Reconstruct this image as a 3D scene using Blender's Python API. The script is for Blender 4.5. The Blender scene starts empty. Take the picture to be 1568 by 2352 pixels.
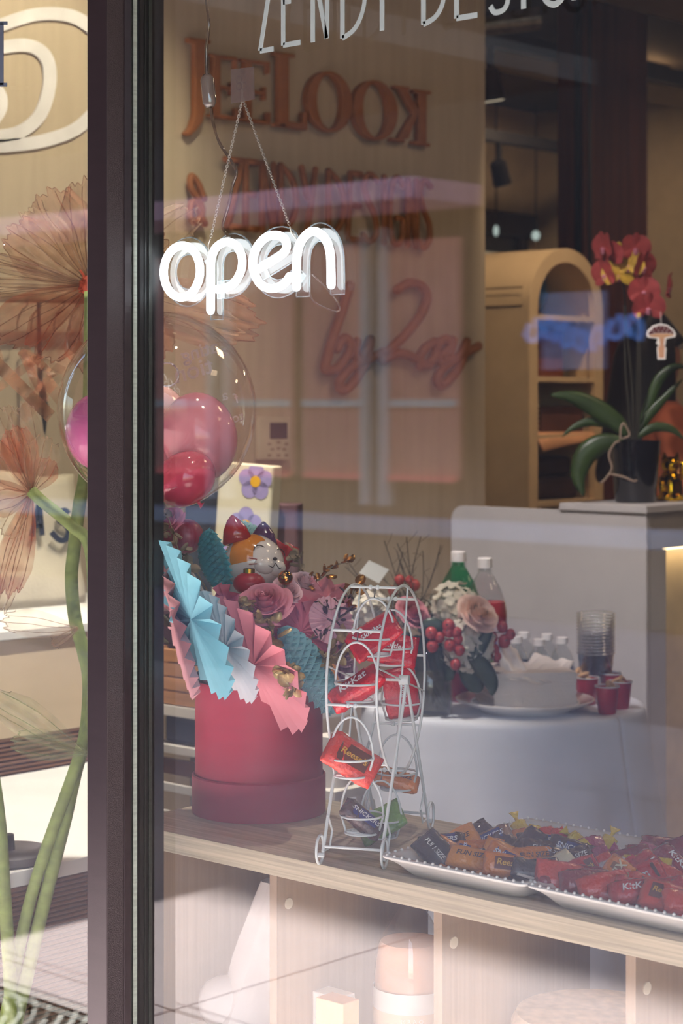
import bpy, bmesh, math, random
from mathutils import Vector, Matrix, Quaternion
R = math.radians
SC = bpy.context.scene
COL = SC.collection

# ------------------------------------------------------------------ camera
TH = R(47.5); F = 4550.0; CX = 784.0; HY = 930.0; EYE = 1.505
FW = Vector((-math.cos(TH), math.sin(TH), 0)); RT = Vector((math.sin(TH), math.cos(TH), 0)); UP = Vector((0, 0, 1)); TWD = -FW
cd = bpy.data.cameras.new('camera'); cam = bpy.data.objects.new('camera', cd); COL.objects.link(cam)
cam.location = (0, 0, EYE); cam.rotation_euler = (R(90), 0, R(90) - TH)
cd.sensor_fit = 'VERTICAL'; cd.sensor_height = 36; cd.sensor_width = 24
cd.lens = F / 2352 * 36; cd.shift_y = -(1176 - HY) / 2352
cd.clip_start = 0.05; cd.clip_end = 200
cd.dof.use_dof = True; cd.dof.focus_distance = 3.25; cd.dof.aperture_fstop = 6.3
SC.camera = cam

# ------------------------------------------------------------------ sky, sun, exposure
w = bpy.data.worlds.new('sky'); SC.world = w; w.use_nodes = True
wn = w.node_tree.nodes; bg = wn['Background']
sk = wn.new('ShaderNodeTexSky'); sk.sky_type = 'NISHITA'; sk.sun_disc = False
sk.sun_elevation = R(57); sk.sun_rotation = R(155); sk.altitude = 50; sk.dust_density = 1.5
w.node_tree.links.new(sk.outputs[0], bg.inputs[0]); bg.inputs[1].default_value = 1.0
SUN_DIR = Vector((0.25, 0.53, -0.85)).normalized()
sd = bpy.data.lights.new('sun', 'SUN'); sd.energy = 61; sd.angle = R(0.9); sd.color = (1, 0.965, 0.93)
sun = bpy.data.objects.new('sun', sd); COL.objects.link(sun)
sun.rotation_euler = SUN_DIR.to_track_quat('-Z', 'Y').to_euler(); sun.location = (-5, -9, 16)
vs = SC.view_settings
SC.display_settings.display_device = 'sRGB'
vs.view_transform = 'Standard'; vs.look = 'None'; vs.gamma = 1; vs.use_curve_mapping = False
vs.exposure = -0.4
SC.cycles.transparent_max_bounces = 28
SC.cycles.max_bounces = 7; SC.cycles.diffuse_bounces = 3; SC.cycles.glossy_bounces = 3; SC.cycles.transmission_bounces = 6
SC.cycles.sample_clamp_indirect = 6.0
SC.cycles.adaptive_threshold = 0.1
SC.cycles.caustics_reflective = False; SC.cycles.caustics_refractive = False

# ------------------------------------------------------------------ helpers
def at(px, py, z):
    return Vector((0, 0, EYE)) + FW * z + RT * ((px - CX) / F * z) + UP * ((HY - py) / F * z)
def _dir(px, py): return FW + RT * ((px - CX) / F) + UP * ((HY - py) / F)
def atX(px, py, X): d = _dir(px, py); return Vector((0, 0, EYE)) + d * (X / d.x)
def atY(px, py, Y): d = _dir(px, py); return Vector((0, 0, EYE)) + d * (Y / d.y)
def atZ(px, py, Z): d = _dir(px, py); return Vector((0, 0, EYE)) + d * ((Z - EYE) / d.z)

W = {}
def wm(o):
    return W.get(o.name, Matrix.Identity(4))
def frame(o3, x, y, z):
    m = Matrix.Identity(4)
    for i, a in enumerate((x, y, z)):
        for j in range(3): m[j][i] = a[j]
    for j in range(3): m[j][3] = o3[j]
    return m
def look(o3, n, up=UP):
    """frame whose z axis is n"""
    n = Vector(n).normalized(); x = Vector(up).cross(n)
    if x.length < 1e-4: x = Vector((1, 0, 0)).cross(n)
    x.normalize(); return frame(o3, x, n.cross(x), n)
def tag(o, label, cat, group=None, kind=None):
    if label: o['label'] = label
    if cat: o['category'] = cat
    if group: o['group'] = group
    if kind: o['kind'] = kind
    return o
def thing(name, label, cat, loc=(0, 0, 0), group=None, M=None):
    o = bpy.data.objects.new(name, None); COL.objects.link(o)
    m = M if M is not None else Matrix.Translation(Vector(loc))
    o.matrix_world = m; o.empty_display_size = 0.02
    W[o.name] = m.copy(); return tag(o, label, cat, group)
def copy_tree(o, parent=None):
    c = o.copy(); COL.objects.link(c)
    if parent is not None: c.parent = parent
    for ch in list(o.children): copy_tree(ch, c)
    return c
def place(root, M): root.matrix_world = M; W[root.name] = M.copy(); return root

class MB:
    def __init__(s): s.v = []; s.f = []; s.mi = []; s.m = 0
    def add(s, verts, faces, M=None):
        b = len(s.v)
        s.v += [tuple(M @ Vector(p)) if M is not None else tuple(p) for p in verts]
        s.f += [tuple(b + i for i in f) for f in faces]; s.mi += [s.m] * len(faces); return s
    def box(s, lo, hi, M=None):
        x0, y0, z0 = lo; x1, y1, z1 = hi
        v = [(x0,y0,z0),(x1,y0,z0),(x1,y1,z0),(x0,y1,z0),(x0,y0,z1),(x1,y0,z1),(x1,y1,z1),(x0,y1,z1)]
        return s.add(v, [(0,3,2,1),(4,5,6,7),(0,1,5,4),(1,2,6,5),(2,3,7,6),(3,0,4,7)], M)
    def cbox(s, c, sz, M=None):
        return s.box([c[i]-sz[i]/2 for i in range(3)], [c[i]+sz[i]/2 for i in range(3)], M)
    def tube(s, pts, r, n=6, closed=False, cap=True, flat=1.0):
        pts = [Vector(p) for p in pts]; N = len(pts)
        rr = r if isinstance(r, (list, tuple)) else [r] * N
        tg = []
        for i in range(N):
            a = pts[(i-1) % N] if (closed or i > 0) else pts[i]; b = pts[(i+1) % N] if (closed or i < N-1) else pts[i]
            t = (b - a); tg.append(t.normalized() if t.length > 1e-9 else Vector((0,0,1)))
        u = tg[0].orthogonal().normalized(); vs_ = []
        for i in range(N):
            if i:
                q = tg[i-1].rotation_difference(tg[i]); u = q @ u
            u = (u - tg[i] * u.dot(tg[i])).normalized(); wv = tg[i].cross(u)
            for k in range(n):
                a = 2*math.pi*k/n
                vs_.append(pts[i] + (u*math.cos(a) + wv*math.sin(a)*flat) * rr[i])
        fs = []
        for i in range(N if closed else N-1):
            j = (i+1) % N
            for k in range(n):
                k2 = (k+1) % n; fs.append((i*n+k, i*n+k2, j*n+k2, j*n+k))
        if cap and not closed:
            fs.append(tuple(range(n-1, -1, -1))); fs.append(tuple((N-1)*n+k for k in range(n)))
        return s.add(vs_, fs)
    def lathe(s, prof, n=24, M=None, a0=0, a1=2*math.pi, capb=False, capt=False):
        full = abs(a1-a0-2*math.pi) < 1e-6; c = n if full else n+1
        v = [(r*math.cos(a0+(a1-a0)*k/n), r*math.sin(a0+(a1-a0)*k/n), z) for r, z in prof for k in range(c)]
        f = []
        for i in range(len(prof)-1):
            for k in range(n):
                k2 = (k+1) % c; f.append((i*c+k, i*c+k2, (i+1)*c+k2, (i+1)*c+k))
        if capb: f.append(tuple(range(c-1, -1, -1)))
        if capt: f.append(tuple((len(prof)-1)*c+k for k in range(c)))
        return s.add(v, f, M)
    def ell(s, c, r, n=12, m=8, M=None):
        rx, ry, rz = (r, r, r) if isinstance(r, (int, float)) else r
        v = [(c[0], c[1], c[2]-rz)]
        for i in range(1, m):
            p = -math.pi/2 + math.pi*i/m
            for k in range(n):
                a = 2*math.pi*k/n
                v.append((c[0]+rx*math.cos(p)*math.cos(a), c[1]+ry*math.cos(p)*math.sin(a), c[2]+rz*math.sin(p)))
        v.append((c[0], c[1], c[2]+rz)); t = len(v)-1; f = []
        for k in range(n):
            f.append((0, 1+(k+1) % n, 1+k)); f.append((t, t-n+k, t-n+(k+1) % n))
        for i in range(m-2):
            for k in range(n):
                a = 1+i*n; f.append((a+k, a+(k+1) % n, a+n+(k+1) % n, a+n+k))
        return s.add(v, f, M)
    def prism(s, outline, depth, M=None, z0=0.0):
        n = len(outline)
        v = [(x, y, z0) for x, y in outline] + [(x, y, z0+depth) for x, y in outline]
        f = [tuple(range(n-1, -1, -1)), tuple(range(n, 2*n))] + [(i, (i+1) % n, n+(i+1) % n, n+i) for i in range(n)]
        return s.add(v, f, M)
    def grid(s, fn, nu, nv, M=None):
        v = [fn(i/nu, j/nv) for j in range(nv+1) for i in range(nu+1)]
        f = [(j*(nu+1)+i, j*(nu+1)+i+1, (j+1)*(nu+1)+i+1, (j+1)*(nu+1)+i) for j in range(nv) for i in range(nu)]
        return s.add(v, f, M)
    def mesh(s, name, mat, inv=None, smooth=False, fix=True):
        me = bpy.data.meshes.new(name)
        me.from_pydata([inv @ Vector(p) for p in s.v] if inv is not None else s.v, [], s.f)
        for m_ in (mat if isinstance(mat, (list, tuple)) else [mat]): me.materials.append(m_)
        if any(s.mi): me.polygons.foreach_set('material_index', s.mi)
        if fix:
            bm = bmesh.new(); bm.from_mesh(me); bmesh.ops.recalc_face_normals(bm, faces=bm.faces); bm.to_mesh(me); bm.free()
        if smooth:
            me.polygons.foreach_set('use_smooth', [True]*len(me.polygons))
            if smooth != 'all': me.set_sharp_from_angle(angle=R(40))
        me.update(); return me
    def build(s, name, mat, parent=None, smooth=False, local=False, bevel=0, solid=0, fix=True):
        inv = wm(parent).inverted() if (parent is not None and not local) else None
        o = bpy.data.objects.new(name, s.mesh(name, mat, inv, smooth, fix)); COL.objects.link(o)
        if parent is not None: o.parent = parent; W[o.name] = wm(parent) if not local else Matrix.Identity(4)
        if solid:
            md = o.modifiers.new('solid', 'SOLIDIFY'); md.thickness = solid; md.offset = 0
        if bevel:
            md = o.modifiers.new('bevel', 'BEVEL'); md.width = bevel; md.segments = 2; md.limit_method = 'ANGLE'; md.angle_limit = R(40)
        return o
def obj(name, mesh, parent=None):
    o = bpy.data.objects.new(name, mesh); COL.objects.link(o)
    if parent is not None: o.parent = parent
    return o
def struct(o): o['kind'] = 'structure'; return o
def smoothpts(pts, n=6, closed=False):
    """Catmull-Rom through points"""
    P = [Vector(p) for p in pts]; N = len(P); out = []
    rng = range(N) if closed else range(N-1)
    for i in rng:
        p0 = P[(i-1) % N] if (closed or i > 0) else P[0]; p1 = P[i]; p2 = P[(i+1) % N]
        p3 = P[(i+2) % N] if (closed or i+2 < N) else P[-1]
        for k in range(n):
            t = k/n
            out.append(0.5*((2*p1)+(p2-p0)*t+(2*p0-5*p1+4*p2-p3)*t*t+(3*p1-p0-3*p2+p3)*t**3))
    if not closed: out.append(P[-1])
    return out
_TXT = {}
def text_mb(txt, size=1.0, extrude=0.0, M=None, shear=0.0, mb=None, align='CENTER', bold=0.0):
    key = (txt, shear, align, bold, extrude/size)
    if key not in _TXT:
        c = bpy.data.curves.new('t', 'FONT'); c.body = txt; c.size = 1.0; c.align_x = align; c.align_y = 'CENTER'
        c.shear = shear; c.offset = bold; c.extrude = extrude/size; c.resolution_u = 3
        o = bpy.data.objects.new('t', c); COL.objects.link(o)
        dg = bpy.context.evaluated_depsgraph_get(); me = o.evaluated_get(dg).to_mesh()
        _TXT[key] = ([v.co.copy() for v in me.vertices], [tuple(p.vertices) for p in me.polygons])
        o.evaluated_get(dg).to_mesh_clear(); bpy.data.objects.remove(o); bpy.data.curves.remove(c)
    v, f = _TXT[key]; mb = mb or MB()
    S = Matrix.Scale(size, 4)
    return mb.add(v, f, (M @ S) if M is not None else S)

# ------------------------------------------------------------------ materials
def lin(c):
    return tuple((x/255/12.92 if x/255 <= 0.04045 else ((x/255+0.055)/1.055)**2.4) for x in c)
_M = {}
def mat(name, col=(200,200,200), rough=0.6, metal=0.0, var=0.12, scale=(8,8,8), bump=0.0, bscale=None, trans=0.0, ior=1.45,
        emit=0.0, ecol=None, sss=0.0, coat=0.0, spec=0.5, detail=2, col2=None, alpha=1.0):
    if name in _M: return _M[name]
    m = bpy.data.materials.new(name); m.use_nodes = True; nt = m.node_tree; n = nt.nodes; L = nt.links
    p = n['Principled BSDF']; c = lin(col)
    p.inputs['Roughness'].default_value = rough; p.inputs['Metallic'].default_value = metal
    p.inputs['IOR'].default_value = ior; p.inputs['Transmission Weight'].default_value = trans
    p.inputs['Coat Weight'].default_value = coat; p.inputs['Specular IOR Level'].default_value = spec
    p.inputs['Alpha'].default_value = alpha
    if sss: p.inputs['Subsurface Weight'].default_value = sss; p.inputs['Subsurface Radius'].default_value = (0.02, 0.01, 0.01); p.inputs['Subsurface Scale'].default_value = 0.3
    tc = n.new('ShaderNodeTexCoord'); mp = n.new('ShaderNodeMapping'); mp.inputs['Scale'].default_value = scale if not isinstance(scale, (int, float)) else (scale,)*3
    L.new(tc.outputs['Object'], mp.inputs[0])
    nz = n.new('ShaderNodeTexNoise'); nz.inputs['Scale'].default_value = 1.0; nz.inputs['Detail'].default_value = detail; L.new(mp.outputs[0], nz.inputs['Vector'])
    rp = n.new('ShaderNodeValToRGB'); rp.color_ramp.elements[0].position = 0.3; rp.color_ramp.elements[1].position = 0.7
    d = lin(col2) if col2 else tuple(x*(1-var*1.6) for x in c)
    rp.color_ramp.elements[0].color = (*d, 1); rp.color_ramp.elements[1].color = (*(min(1, x*(1+var*0.4)) for x in c), 1)
    L.new(nz.outputs[0], rp.inputs[0]); L.new(rp.outputs[0], p.inputs['Base Color'])
    if bump:
        b = n.new('ShaderNodeBump'); b.inputs['Strength'].default_value = bump; b.inputs['Distance'].default_value = 0.01
        if bscale:
            mp2 = n.new('ShaderNodeMapping'); mp2.inputs['Scale'].default_value = bscale if not isinstance(bscale, (int, float)) else (bscale,)*3
            L.new(tc.outputs['Object'], mp2.inputs[0]); n2 = n.new('ShaderNodeTexNoise'); n2.inputs['Scale'].default_value = 1; L.new(mp2.outputs[0], n2.inputs['Vector'])
            L.new(n2.outputs[0], b.inputs['Height'])
        else: L.new(nz.outputs[0], b.inputs['Height'])
        L.new(b.outputs[0], p.inputs['Normal'])
    if emit:
        p.inputs['Emission Color'].default_value = (*lin(ecol or col), 1); p.inputs['Emission Strength'].default_value = emit
    _M[name] = m; return m
def glassy(name, tint=(255,255,255), f0=0.04, rough=0.0, opac=0.0, ocol=(200,200,200), power=5.0, dirt=0.0):
    """thin clear sheet: Schlick mix of see-through and mirror, plus a share of milky diffuse"""
    if name in _M: return _M[name]
    m = bpy.data.materials.new(name); m.use_nodes = True; nt = m.node_tree; n = nt.nodes; L = nt.links
    n.remove(n['Principled BSDF']); out = n['Material Output']
    g = n.new('ShaderNodeNewGeometry'); dt = n.new('ShaderNodeVectorMath'); dt.operation = 'DOT_PRODUCT'
    L.new(g.outputs['Incoming'], dt.inputs[0]); L.new(g.outputs['Normal'], dt.inputs[1])
    ab = n.new('ShaderNodeMath'); ab.operation = 'ABSOLUTE'; L.new(dt.outputs['Value'], ab.inputs[0])
    om = n.new('ShaderNodeMath'); om.operation = 'SUBTRACT'; om.inputs[0].default_value = 1; L.new(ab.outputs[0], om.inputs[1])
    pw = n.new('ShaderNodeMath'); pw.operation = 'POWER'; pw.inputs[1].default_value = power; L.new(om.outputs[0], pw.inputs[0])
    ma = n.new('ShaderNodeMath'); ma.operation = 'MULTIPLY_ADD'; ma.inputs[1].default_value = 1-f0; ma.inputs[2].default_value = f0; ma.use_clamp = True; L.new(pw.outputs[0], ma.inputs[0])
    t = n.new('ShaderNodeBsdfTransparent'); t.inputs[0].default_value = (*lin(tint), 1)
    gl = n.new('ShaderNodeBsdfGlossy'); gl.inputs['Roughness'].default_value = rough; gl.inputs[0].default_value = (1,1,1,1)
    mx = n.new('ShaderNodeMixShader'); L.new(ma.outputs[0], mx.inputs[0]); L.new(gl.outputs[0], mx.inputs[2])
    if opac or dirt:
        df = n.new('ShaderNodeBsdfDiffuse'); df.inputs[0].default_value = (*lin(ocol), 1)
        tl = n.new('ShaderNodeBsdfTranslucent'); tl.inputs[0].default_value = (*lin(ocol), 1)
        md = n.new('ShaderNodeMixShader'); md.inputs[0].default_value = 0.45; L.new(df.outputs[0], md.inputs[1]); L.new(tl.outputs[0], md.inputs[2])
        mt = n.new('ShaderNodeMixShader'); mt.inputs[0].default_value = opac; L.new(t.outputs[0], mt.inputs[1]); L.new(md.outputs[0], mt.inputs[2])
        if dirt:
            tc = n.new('ShaderNodeTexCoord'); nz = n.new('ShaderNodeTexNoise'); nz.inputs['Scale'].default_value = 18; nz.inputs['Detail'].default_value = 2
            L.new(tc.outputs['Object'], nz.inputs['Vector'])
            mr = n.new('ShaderNodeMapRange'); mr.inputs[1].default_value = 0.35; mr.inputs[2].default_value = 0.75; mr.inputs[3].default_value = max(0, opac-dirt); mr.inputs[4].default_value = min(1, opac+dirt)
            L.new(nz.outputs[0], mr.inputs[0]); L.new(mr.outputs[0], mt.inputs[0])
        L.new(mt.outputs[0], mx.inputs[1])
    else: L.new(t.outputs[0], mx.inputs[1])
    L.new(mx.outputs[0], out.inputs[0]); _M[name] = m; return m
def emat(name, col, s):
    if name in _M: return _M[name]
    m = bpy.data.materials.new(name); m.use_nodes = True; n = m.node_tree.nodes; n.remove(n['Principled BSDF'])
    e = n.new('ShaderNodeEmission'); e.inputs[0].default_value = (*lin(col), 1); e.inputs[1].default_value = s
    m.node_tree.links.new(e.outputs[0], n['Material Output'].inputs[0]); _M[name] = m; return m
def lamp(kind, name, loc, energy, col=(255,235,205), size=0.2, aim=None, angle=60, blend=0.6, sy=None):
    l = bpy.data.lights.new(name, kind); l.energy = energy; l.color = lin(col)
    if kind == 'AREA':
        l.size = size
        if sy: l.shape = 'RECTANGLE'; l.size_y = sy
    else: l.shadow_soft_size = size
    if kind == 'SPOT': l.spot_size = R(angle); l.spot_blend = blend
    o = bpy.data.objects.new(name, l); COL.objects.link(o); o.location = loc
    if aim is not None: o.rotation_euler = (Vector(aim)-Vector(loc)).to_track_quat('-Z', 'Y').to_euler()
    return o
rnd = random.Random(7)
ORD = ['', 'first','second','third','fourth','fifth','sixth','seventh','eighth','ninth','tenth','eleventh','twelfth','thirteenth','fourteenth','fifteenth','sixteenth','seventeenth','eighteenth','nineteenth','twentieth','twenty-first','twenty-second','twenty-third','twenty-fourth','twenty-fifth','twenty-sixth','twenty-seventh','twenty-eighth','twenty-ninth','thirtieth','thirty-first','thirty-second','thirty-third','thirty-fourth','thirty-fifth','thirty-sixth','thirty-seventh','thirty-eighth','thirty-ninth','fortieth','forty-first','forty-second','forty-third','forty-fourth','forty-fifth','forty-sixth']
# ------------------------------------------------------------------ structure: street side
GY = 2.2                      # outer face of the shop glass
m_conc = mat('pink_concrete', (222,208,208), 0.85, var=0.09, scale=(3,3,3), bump=0.25, bscale=(40,160,40), detail=4)
m_joint = mat('dark_joint_soil', (70,66,60), 0.95)
m_road = mat('asphalt', (160,150,160), 0.95, var=0.2, scale=30, bump=0.3)
m_metal_dk = mat('dark_brown_metal', (45,36,39), 0.30, metal=0.35, var=0.08, scale=(5,5,60), bump=0.05, bscale=900)
m_metal_side = mat('grained_brown_metal', (52,43,44), 0.5, metal=0.2, var=0.15, scale=400, bump=0.25, bscale=500)
m_black = mat('black_rubber', (18,17,19), 0.5, var=0.1)
m_iron = mat('cast_iron_grate', (118,120,116), 0.55, metal=0.6, var=0.25, scale=30)

g = MB().box((-14, -7.1, -0.25), (4, 2.14, -0.03)).build('floor_street', m_joint); struct(g)
pav = struct(MB().box((-14, -3.5, -0.029), (4, 2.14, -0.02)).build('floor_pavement', m_joint))
rows = [(1.225, 2.14), (1.05, 1.225), (-0.45, 1.05), (-1.95, -0.45), (-3.45, -1.95)]
for y0, y1 in rows:
    for k in range(-7, 4):
        x0 = -3.64 + 1.5*(k-1); x1 = x0+1.5
        if y0 > 1.2 and x0 > -5.2 and x1 < -3.6: continue
        j = rnd.uniform(-0.002, 0.002)
        MB().box((x0+0.006, y0+0.008, -0.028), (x1-0.006, y1-0.008, 0.0+j)).build('paving_slab', m_conc, pav, bevel=0.004)
gr = thing('tree_grate', 'cast iron tree grate with curved slots set in the pink pavement', 'grate', (-4.39, 1.68, 0))
MB().box((-5.13, 1.235, -0.026), (-3.65, 2.13, -0.022)).build('pit', m_joint, gr)
fr = MB()
for a, b in (((-5.13,1.235),(-3.65,1.265)), ((-5.13,2.10),(-3.65,2.13)), ((-5.13,1.265),(-5.10,2.10)), ((-3.68,1.265),(-3.65,2.10))):
    fr.box((a[0],a[1],-0.024), (b[0],b[1],0.002))
fr.build('grate_frame', m_iron, gr)
bars = MB()
for i in range(26):
    r_ = 0.05+0.034*i; run = []
    for k in range(97):
        a = 2*math.pi*k/96; p = (-4.15+r_*math.cos(a), 1.62+r_*math.sin(a), -0.004)
        ok = -5.09 < p[0] < -3.69 and 1.27 < p[1] < 2.09 and ((k+i*5) % 16) != 0
        if ok: run.append(p)
        if (not ok or k == 96) and run:
            if len(run) > 1: bars.tube(run, 0.010, 4)
            run = []
bars.build('grate_bars', m_iron, gr)
struct(MB().box((-14, -7.1, -0.029), (4, -3.46, -0.01)).build('floor_road', m_road))

# facade across the street (seen mirrored in the glass)
m_fac = mat('taupe_render', (84,72,68), 0.9, var=0.08, scale=2)
m_pinkw = mat('pink_render', (222,150,140), 0.8, var=0.06, scale=3)
m_whitep = mat('white_paint', (232,230,226), 0.55, var=0.05)
m_greyp = mat('grey_paint', (132,124,118), 0.6, var=0.06)
m_ledge = mat('pale_blue_stone', (196,204,222), 0.7, var=0.06)
fac = struct(MB().box((-24, -7.6, 0), (4, -7.0, 11.55)).build('wall_opposite', m_fac))
for k in range(3, 5):
    x0 = -17.7+k*1.72+(-0.02 if k == 4 else 0)
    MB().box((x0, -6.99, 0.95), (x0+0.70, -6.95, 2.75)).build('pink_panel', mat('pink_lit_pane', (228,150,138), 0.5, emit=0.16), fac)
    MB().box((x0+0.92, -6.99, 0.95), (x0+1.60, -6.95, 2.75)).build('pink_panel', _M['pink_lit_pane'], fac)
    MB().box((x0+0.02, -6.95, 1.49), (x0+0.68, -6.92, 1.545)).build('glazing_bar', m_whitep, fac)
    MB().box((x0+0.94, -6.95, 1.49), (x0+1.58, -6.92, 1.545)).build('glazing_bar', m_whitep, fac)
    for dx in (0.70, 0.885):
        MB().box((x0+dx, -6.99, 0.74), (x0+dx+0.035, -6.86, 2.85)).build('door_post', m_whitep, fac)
    MB().box((x0+0.05, -6.95, 0.93), (x0+0.66, -6.90, 0.975)).build('pink_sill', mat('pink_sill', (240,120,120), 0.5, emit=0.7), fac)  # emission added to the sill colour; no lamp here
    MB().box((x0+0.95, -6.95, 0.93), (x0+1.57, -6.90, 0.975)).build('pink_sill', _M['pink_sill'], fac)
MB().box((-20, -6.99, 0.55), (4, -6.55, 0.66)).build('ledge', m_ledge, fac, bevel=0.01)
MB().box((-20, -6.99, 0.0), (4, -6.75, 0.54)).build('plinth', m_greyp, fac)
aw = tag(MB().box((-19, -6.99, 2.96), (-9.05, -6.2, 3.12)).build('street_awning', mat('pink_canvas', (236,178,190), 0.8, emit=0.22), bevel=0.02), 'pale pink awning band mirrored across the upper glass', 'awning')  # canvas given its own glow, lightening the mirrored band
# blue script lamp on the shop opposite
bs = MB(); pts = []
for i in range(160):
    t = i/159; pts.append((-8.62+1.0*t+0.03*math.sin(t*80), -6.93, 2.0+0.07*math.sin(t*62)+0.05*math.sin(t*9)))
bs.tube(pts, 0.022, 5)
tag(bs.build('blue_script_sign', emat('blue_neon', (104,150,240), 2.6), smooth=True), 'blurred blue script lamp mirrored beside the orchid', 'sign')
lightboard = MB().box((-8.5, -6.998, 1.75), (-7.95, -6.97, 2.3))
tag(lightboard.build('white_notice_board', mat('pale_board', (170,176,200), 0.6, emit=0.03), bevel=0.01), 'pale notice board behind the mirrored blue script', 'notice board')  # faint glow put into the board colour
# unseen awning above this shop and made-up side canopy, placed to block the sun
m_soffit = mat('awning_soffit', (120,112,106), 0.8)
struct(MB().box((-5.35, 0.20, 3.0), (3.5, 2.12, 3.12)).build('ceiling_shade_awning', m_soffit))
struct(MB().box((-14, -3.2, 3.0), (-5.38, 2.12, 3.12)).build('ceiling_sun_blocker', m_soffit))

# ------------------------------------------------------------------ shop front: glass, mullion
m_glass = glassy('shop_glass', (250,250,248), 0.082)
m_gleft = glassy('shop_glass_left', (252,252,250), 0.082)
MX0, MX1 = -2.542, -2.493
win1 = struct(MB().box((MX1+0.001, GY, 0.08), (-0.55, GY+0.024, 3.0)).build('window_1', m_glass))
win2 = struct(MB().box((-4.36, GY, 0.08), (MX0-0.001, GY+0.024, 3.0)).build('window_2', m_gleft))
trim = struct(MB().box((MX0, GY-0.053, 0.0), (MX1, GY-0.0005, 3.0)).build('trim_1', [m_metal_dk], bevel=0.0012))
MB().box((MX1, GY-0.052, 0.0), (MX1+0.0012, GY-0.017, 3.0)).build('grained_side', m_metal_side, trim)
MB().box((MX1, GY-0.0165, 0.0), (MX1+0.004, GY-0.0015, 3.0)).build('glazing_bead', m_metal_dk, trim, bevel=0.001)
MB().box((MX0+0.001, GY+0.0005, 0.0), (MX1-0.0005, GY+0.075, 3.0)).build('inner_frame', m_black, trim)
sp = MB().box((MX1+0.0015, GY+0.004, 0.08), (MX1+0.0045, GY+0.0105, 3.0)).build('spacer_bar', mat('pale_spacer', (170,178,166), 0.5, var=0.12, scale=(1,1,260), detail=0), trim)
MB().box((MX1+0.001, GY+0.015, 0.08), (MX1+0.006, GY+0.0235, 3.0)).build('gasket', m_black, trim)
for k in range(2):
    MB().box((MX1+0.004, GY+0.026+k*0.009, 0.08), (MX1+0.0065, GY+0.029+k*0.009, 3.0)).build('gasket_lip', mat('grey_lip', (36,40,40), 0.4), trim)
MB().box((MX1-0.001, GY+0.0245, 0.0), (MX1+0.0035, GY+0.062, 3.0)).build('inner_stop', m_black, trim)
struct(MB().box((-5.4, GY-0.05, 0.0), (MX0-0.001, GY+0.06, 0.079)).build('trim_2', m_metal_dk))
struct(MB().box((MX1+0.005, GY-0.05, 0.0), (3.0, GY+0.06, 0.079)).build('trim_3', m_metal_dk))
struct(MB().box((-0.549, GY-0.053, 0.08), (-0.49, GY+0.06, 3.0)).build('trim_4', m_metal_dk))
struct(MB().box((-5.4, GY-0.06, 3.001), (3.0, GY+0.12, 3.7)).build('wall_front', m_greyp))
struct(MB().box((-0.489, GY-0.03, 0.08), (3.0, GY+0.12, 3.0)).build('wall_front_right', m_greyp))

# ------------------------------------------------------------------ room
m_wallL = mat('cream_wall', (192,175,154), 0.75, var=0.05, scale=(2,30,2))
m_wallF = mat('beige_wall', (176,156,128), 0.8, var=0.06)
m_floor = mat('dark_wood_floor', (104,78,60), 0.45, var=0.25, scale=(30,3,3), detail=6)
m_ceil = mat('black_ceiling', (46,42,40), 0.8)
SWX = -4.4; SWY = 5.56
struct(MB().box((-9.2, GY+0.061, -0.05), (3.0, 12.2, 0.0)).build('floor', m_floor))
struct(MB().box((-9.2, GY+0.121, 3.7), (3.0, 12.2, 3.8)).build('ceiling', m_ceil))
struct(MB().box((-4.6, GY+0.121, 0.0), (SWX, SWY, 3.7)).build('wall_left', m_wallL))
struct(MB().box((-9.2, SWY-0.16, 0.0), (-4.601, SWY, 3.7)).build('wall_return', m_wallF))
struct(MB().box((-9.2, SWY, 0.0), (-9.0, 12.0, 3.7)).build('wall_far', m_wallF))
struct(MB().box((-9.2, 12.0, 0.0), (3.0, 12.2, 3.7)).build('wall_back', m_wallF))
struct(MB().box((2.9, GY+0.121, 0.0), (3.0, 12.0, 3.7)).build('wall_right', m_wallF))
# window in the far wall
m_dkfr = mat('black_frame', (16,15,16), 0.5)
m_dglass = mat('dark_pane', (50,58,62), 0.15, var=0.3, scale=1.5)
fw_ = struct(MB().box((-8.999, 6.2, 0.3), (-8.97, 11.8, 2.75)).build('window_3', m_dglass))
for y in (6.2, 7.3, 8.9, 10.6, 11.7):
    MB().box((-8.998, y, 0.3), (-8.93, y+0.10, 2.83)).build('window_frame', m_dkfr, fw_)
MB().box((-8.998, 6.1, 2.75), (-8.92, 11.9, 2.92)).build('window_frame', m_dkfr, fw_)
# bright sky panes seen on the right
MB().box((-8.969, 10.1, 0.5), (-8.96, 11.6, 2.62)).build('bright_pane', mat('daylit_pane', (206,200,178), 0.5, emit=0.35, var=0.2), fw_)
br = MB(); br.tube([(-8.93, 10.15, 2.45), (-8.93, 11.2, 1.95)], 0.05, 4); br.build('window_brace', m_dkfr, fw_)
# wooden post in two halves
m_post = mat('redwood_post', (136,66,42), 0.7, var=0.3, scale=(14,14,0.8), detail=6)
post = struct(MB().box((-6.326, 8.62, 0), (-6.156, 9.22, 3.7)).build('trim_5', m_post))
MB().box((-6.20, 8.60, 0.0), (-6.17, 8.62, 3.7)).build('cable', m_black, post)
MB().box((-6.155, 8.66, 0.0), (-6.15, 8.685, 3.7)).build('cable', m_black, post)
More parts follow.
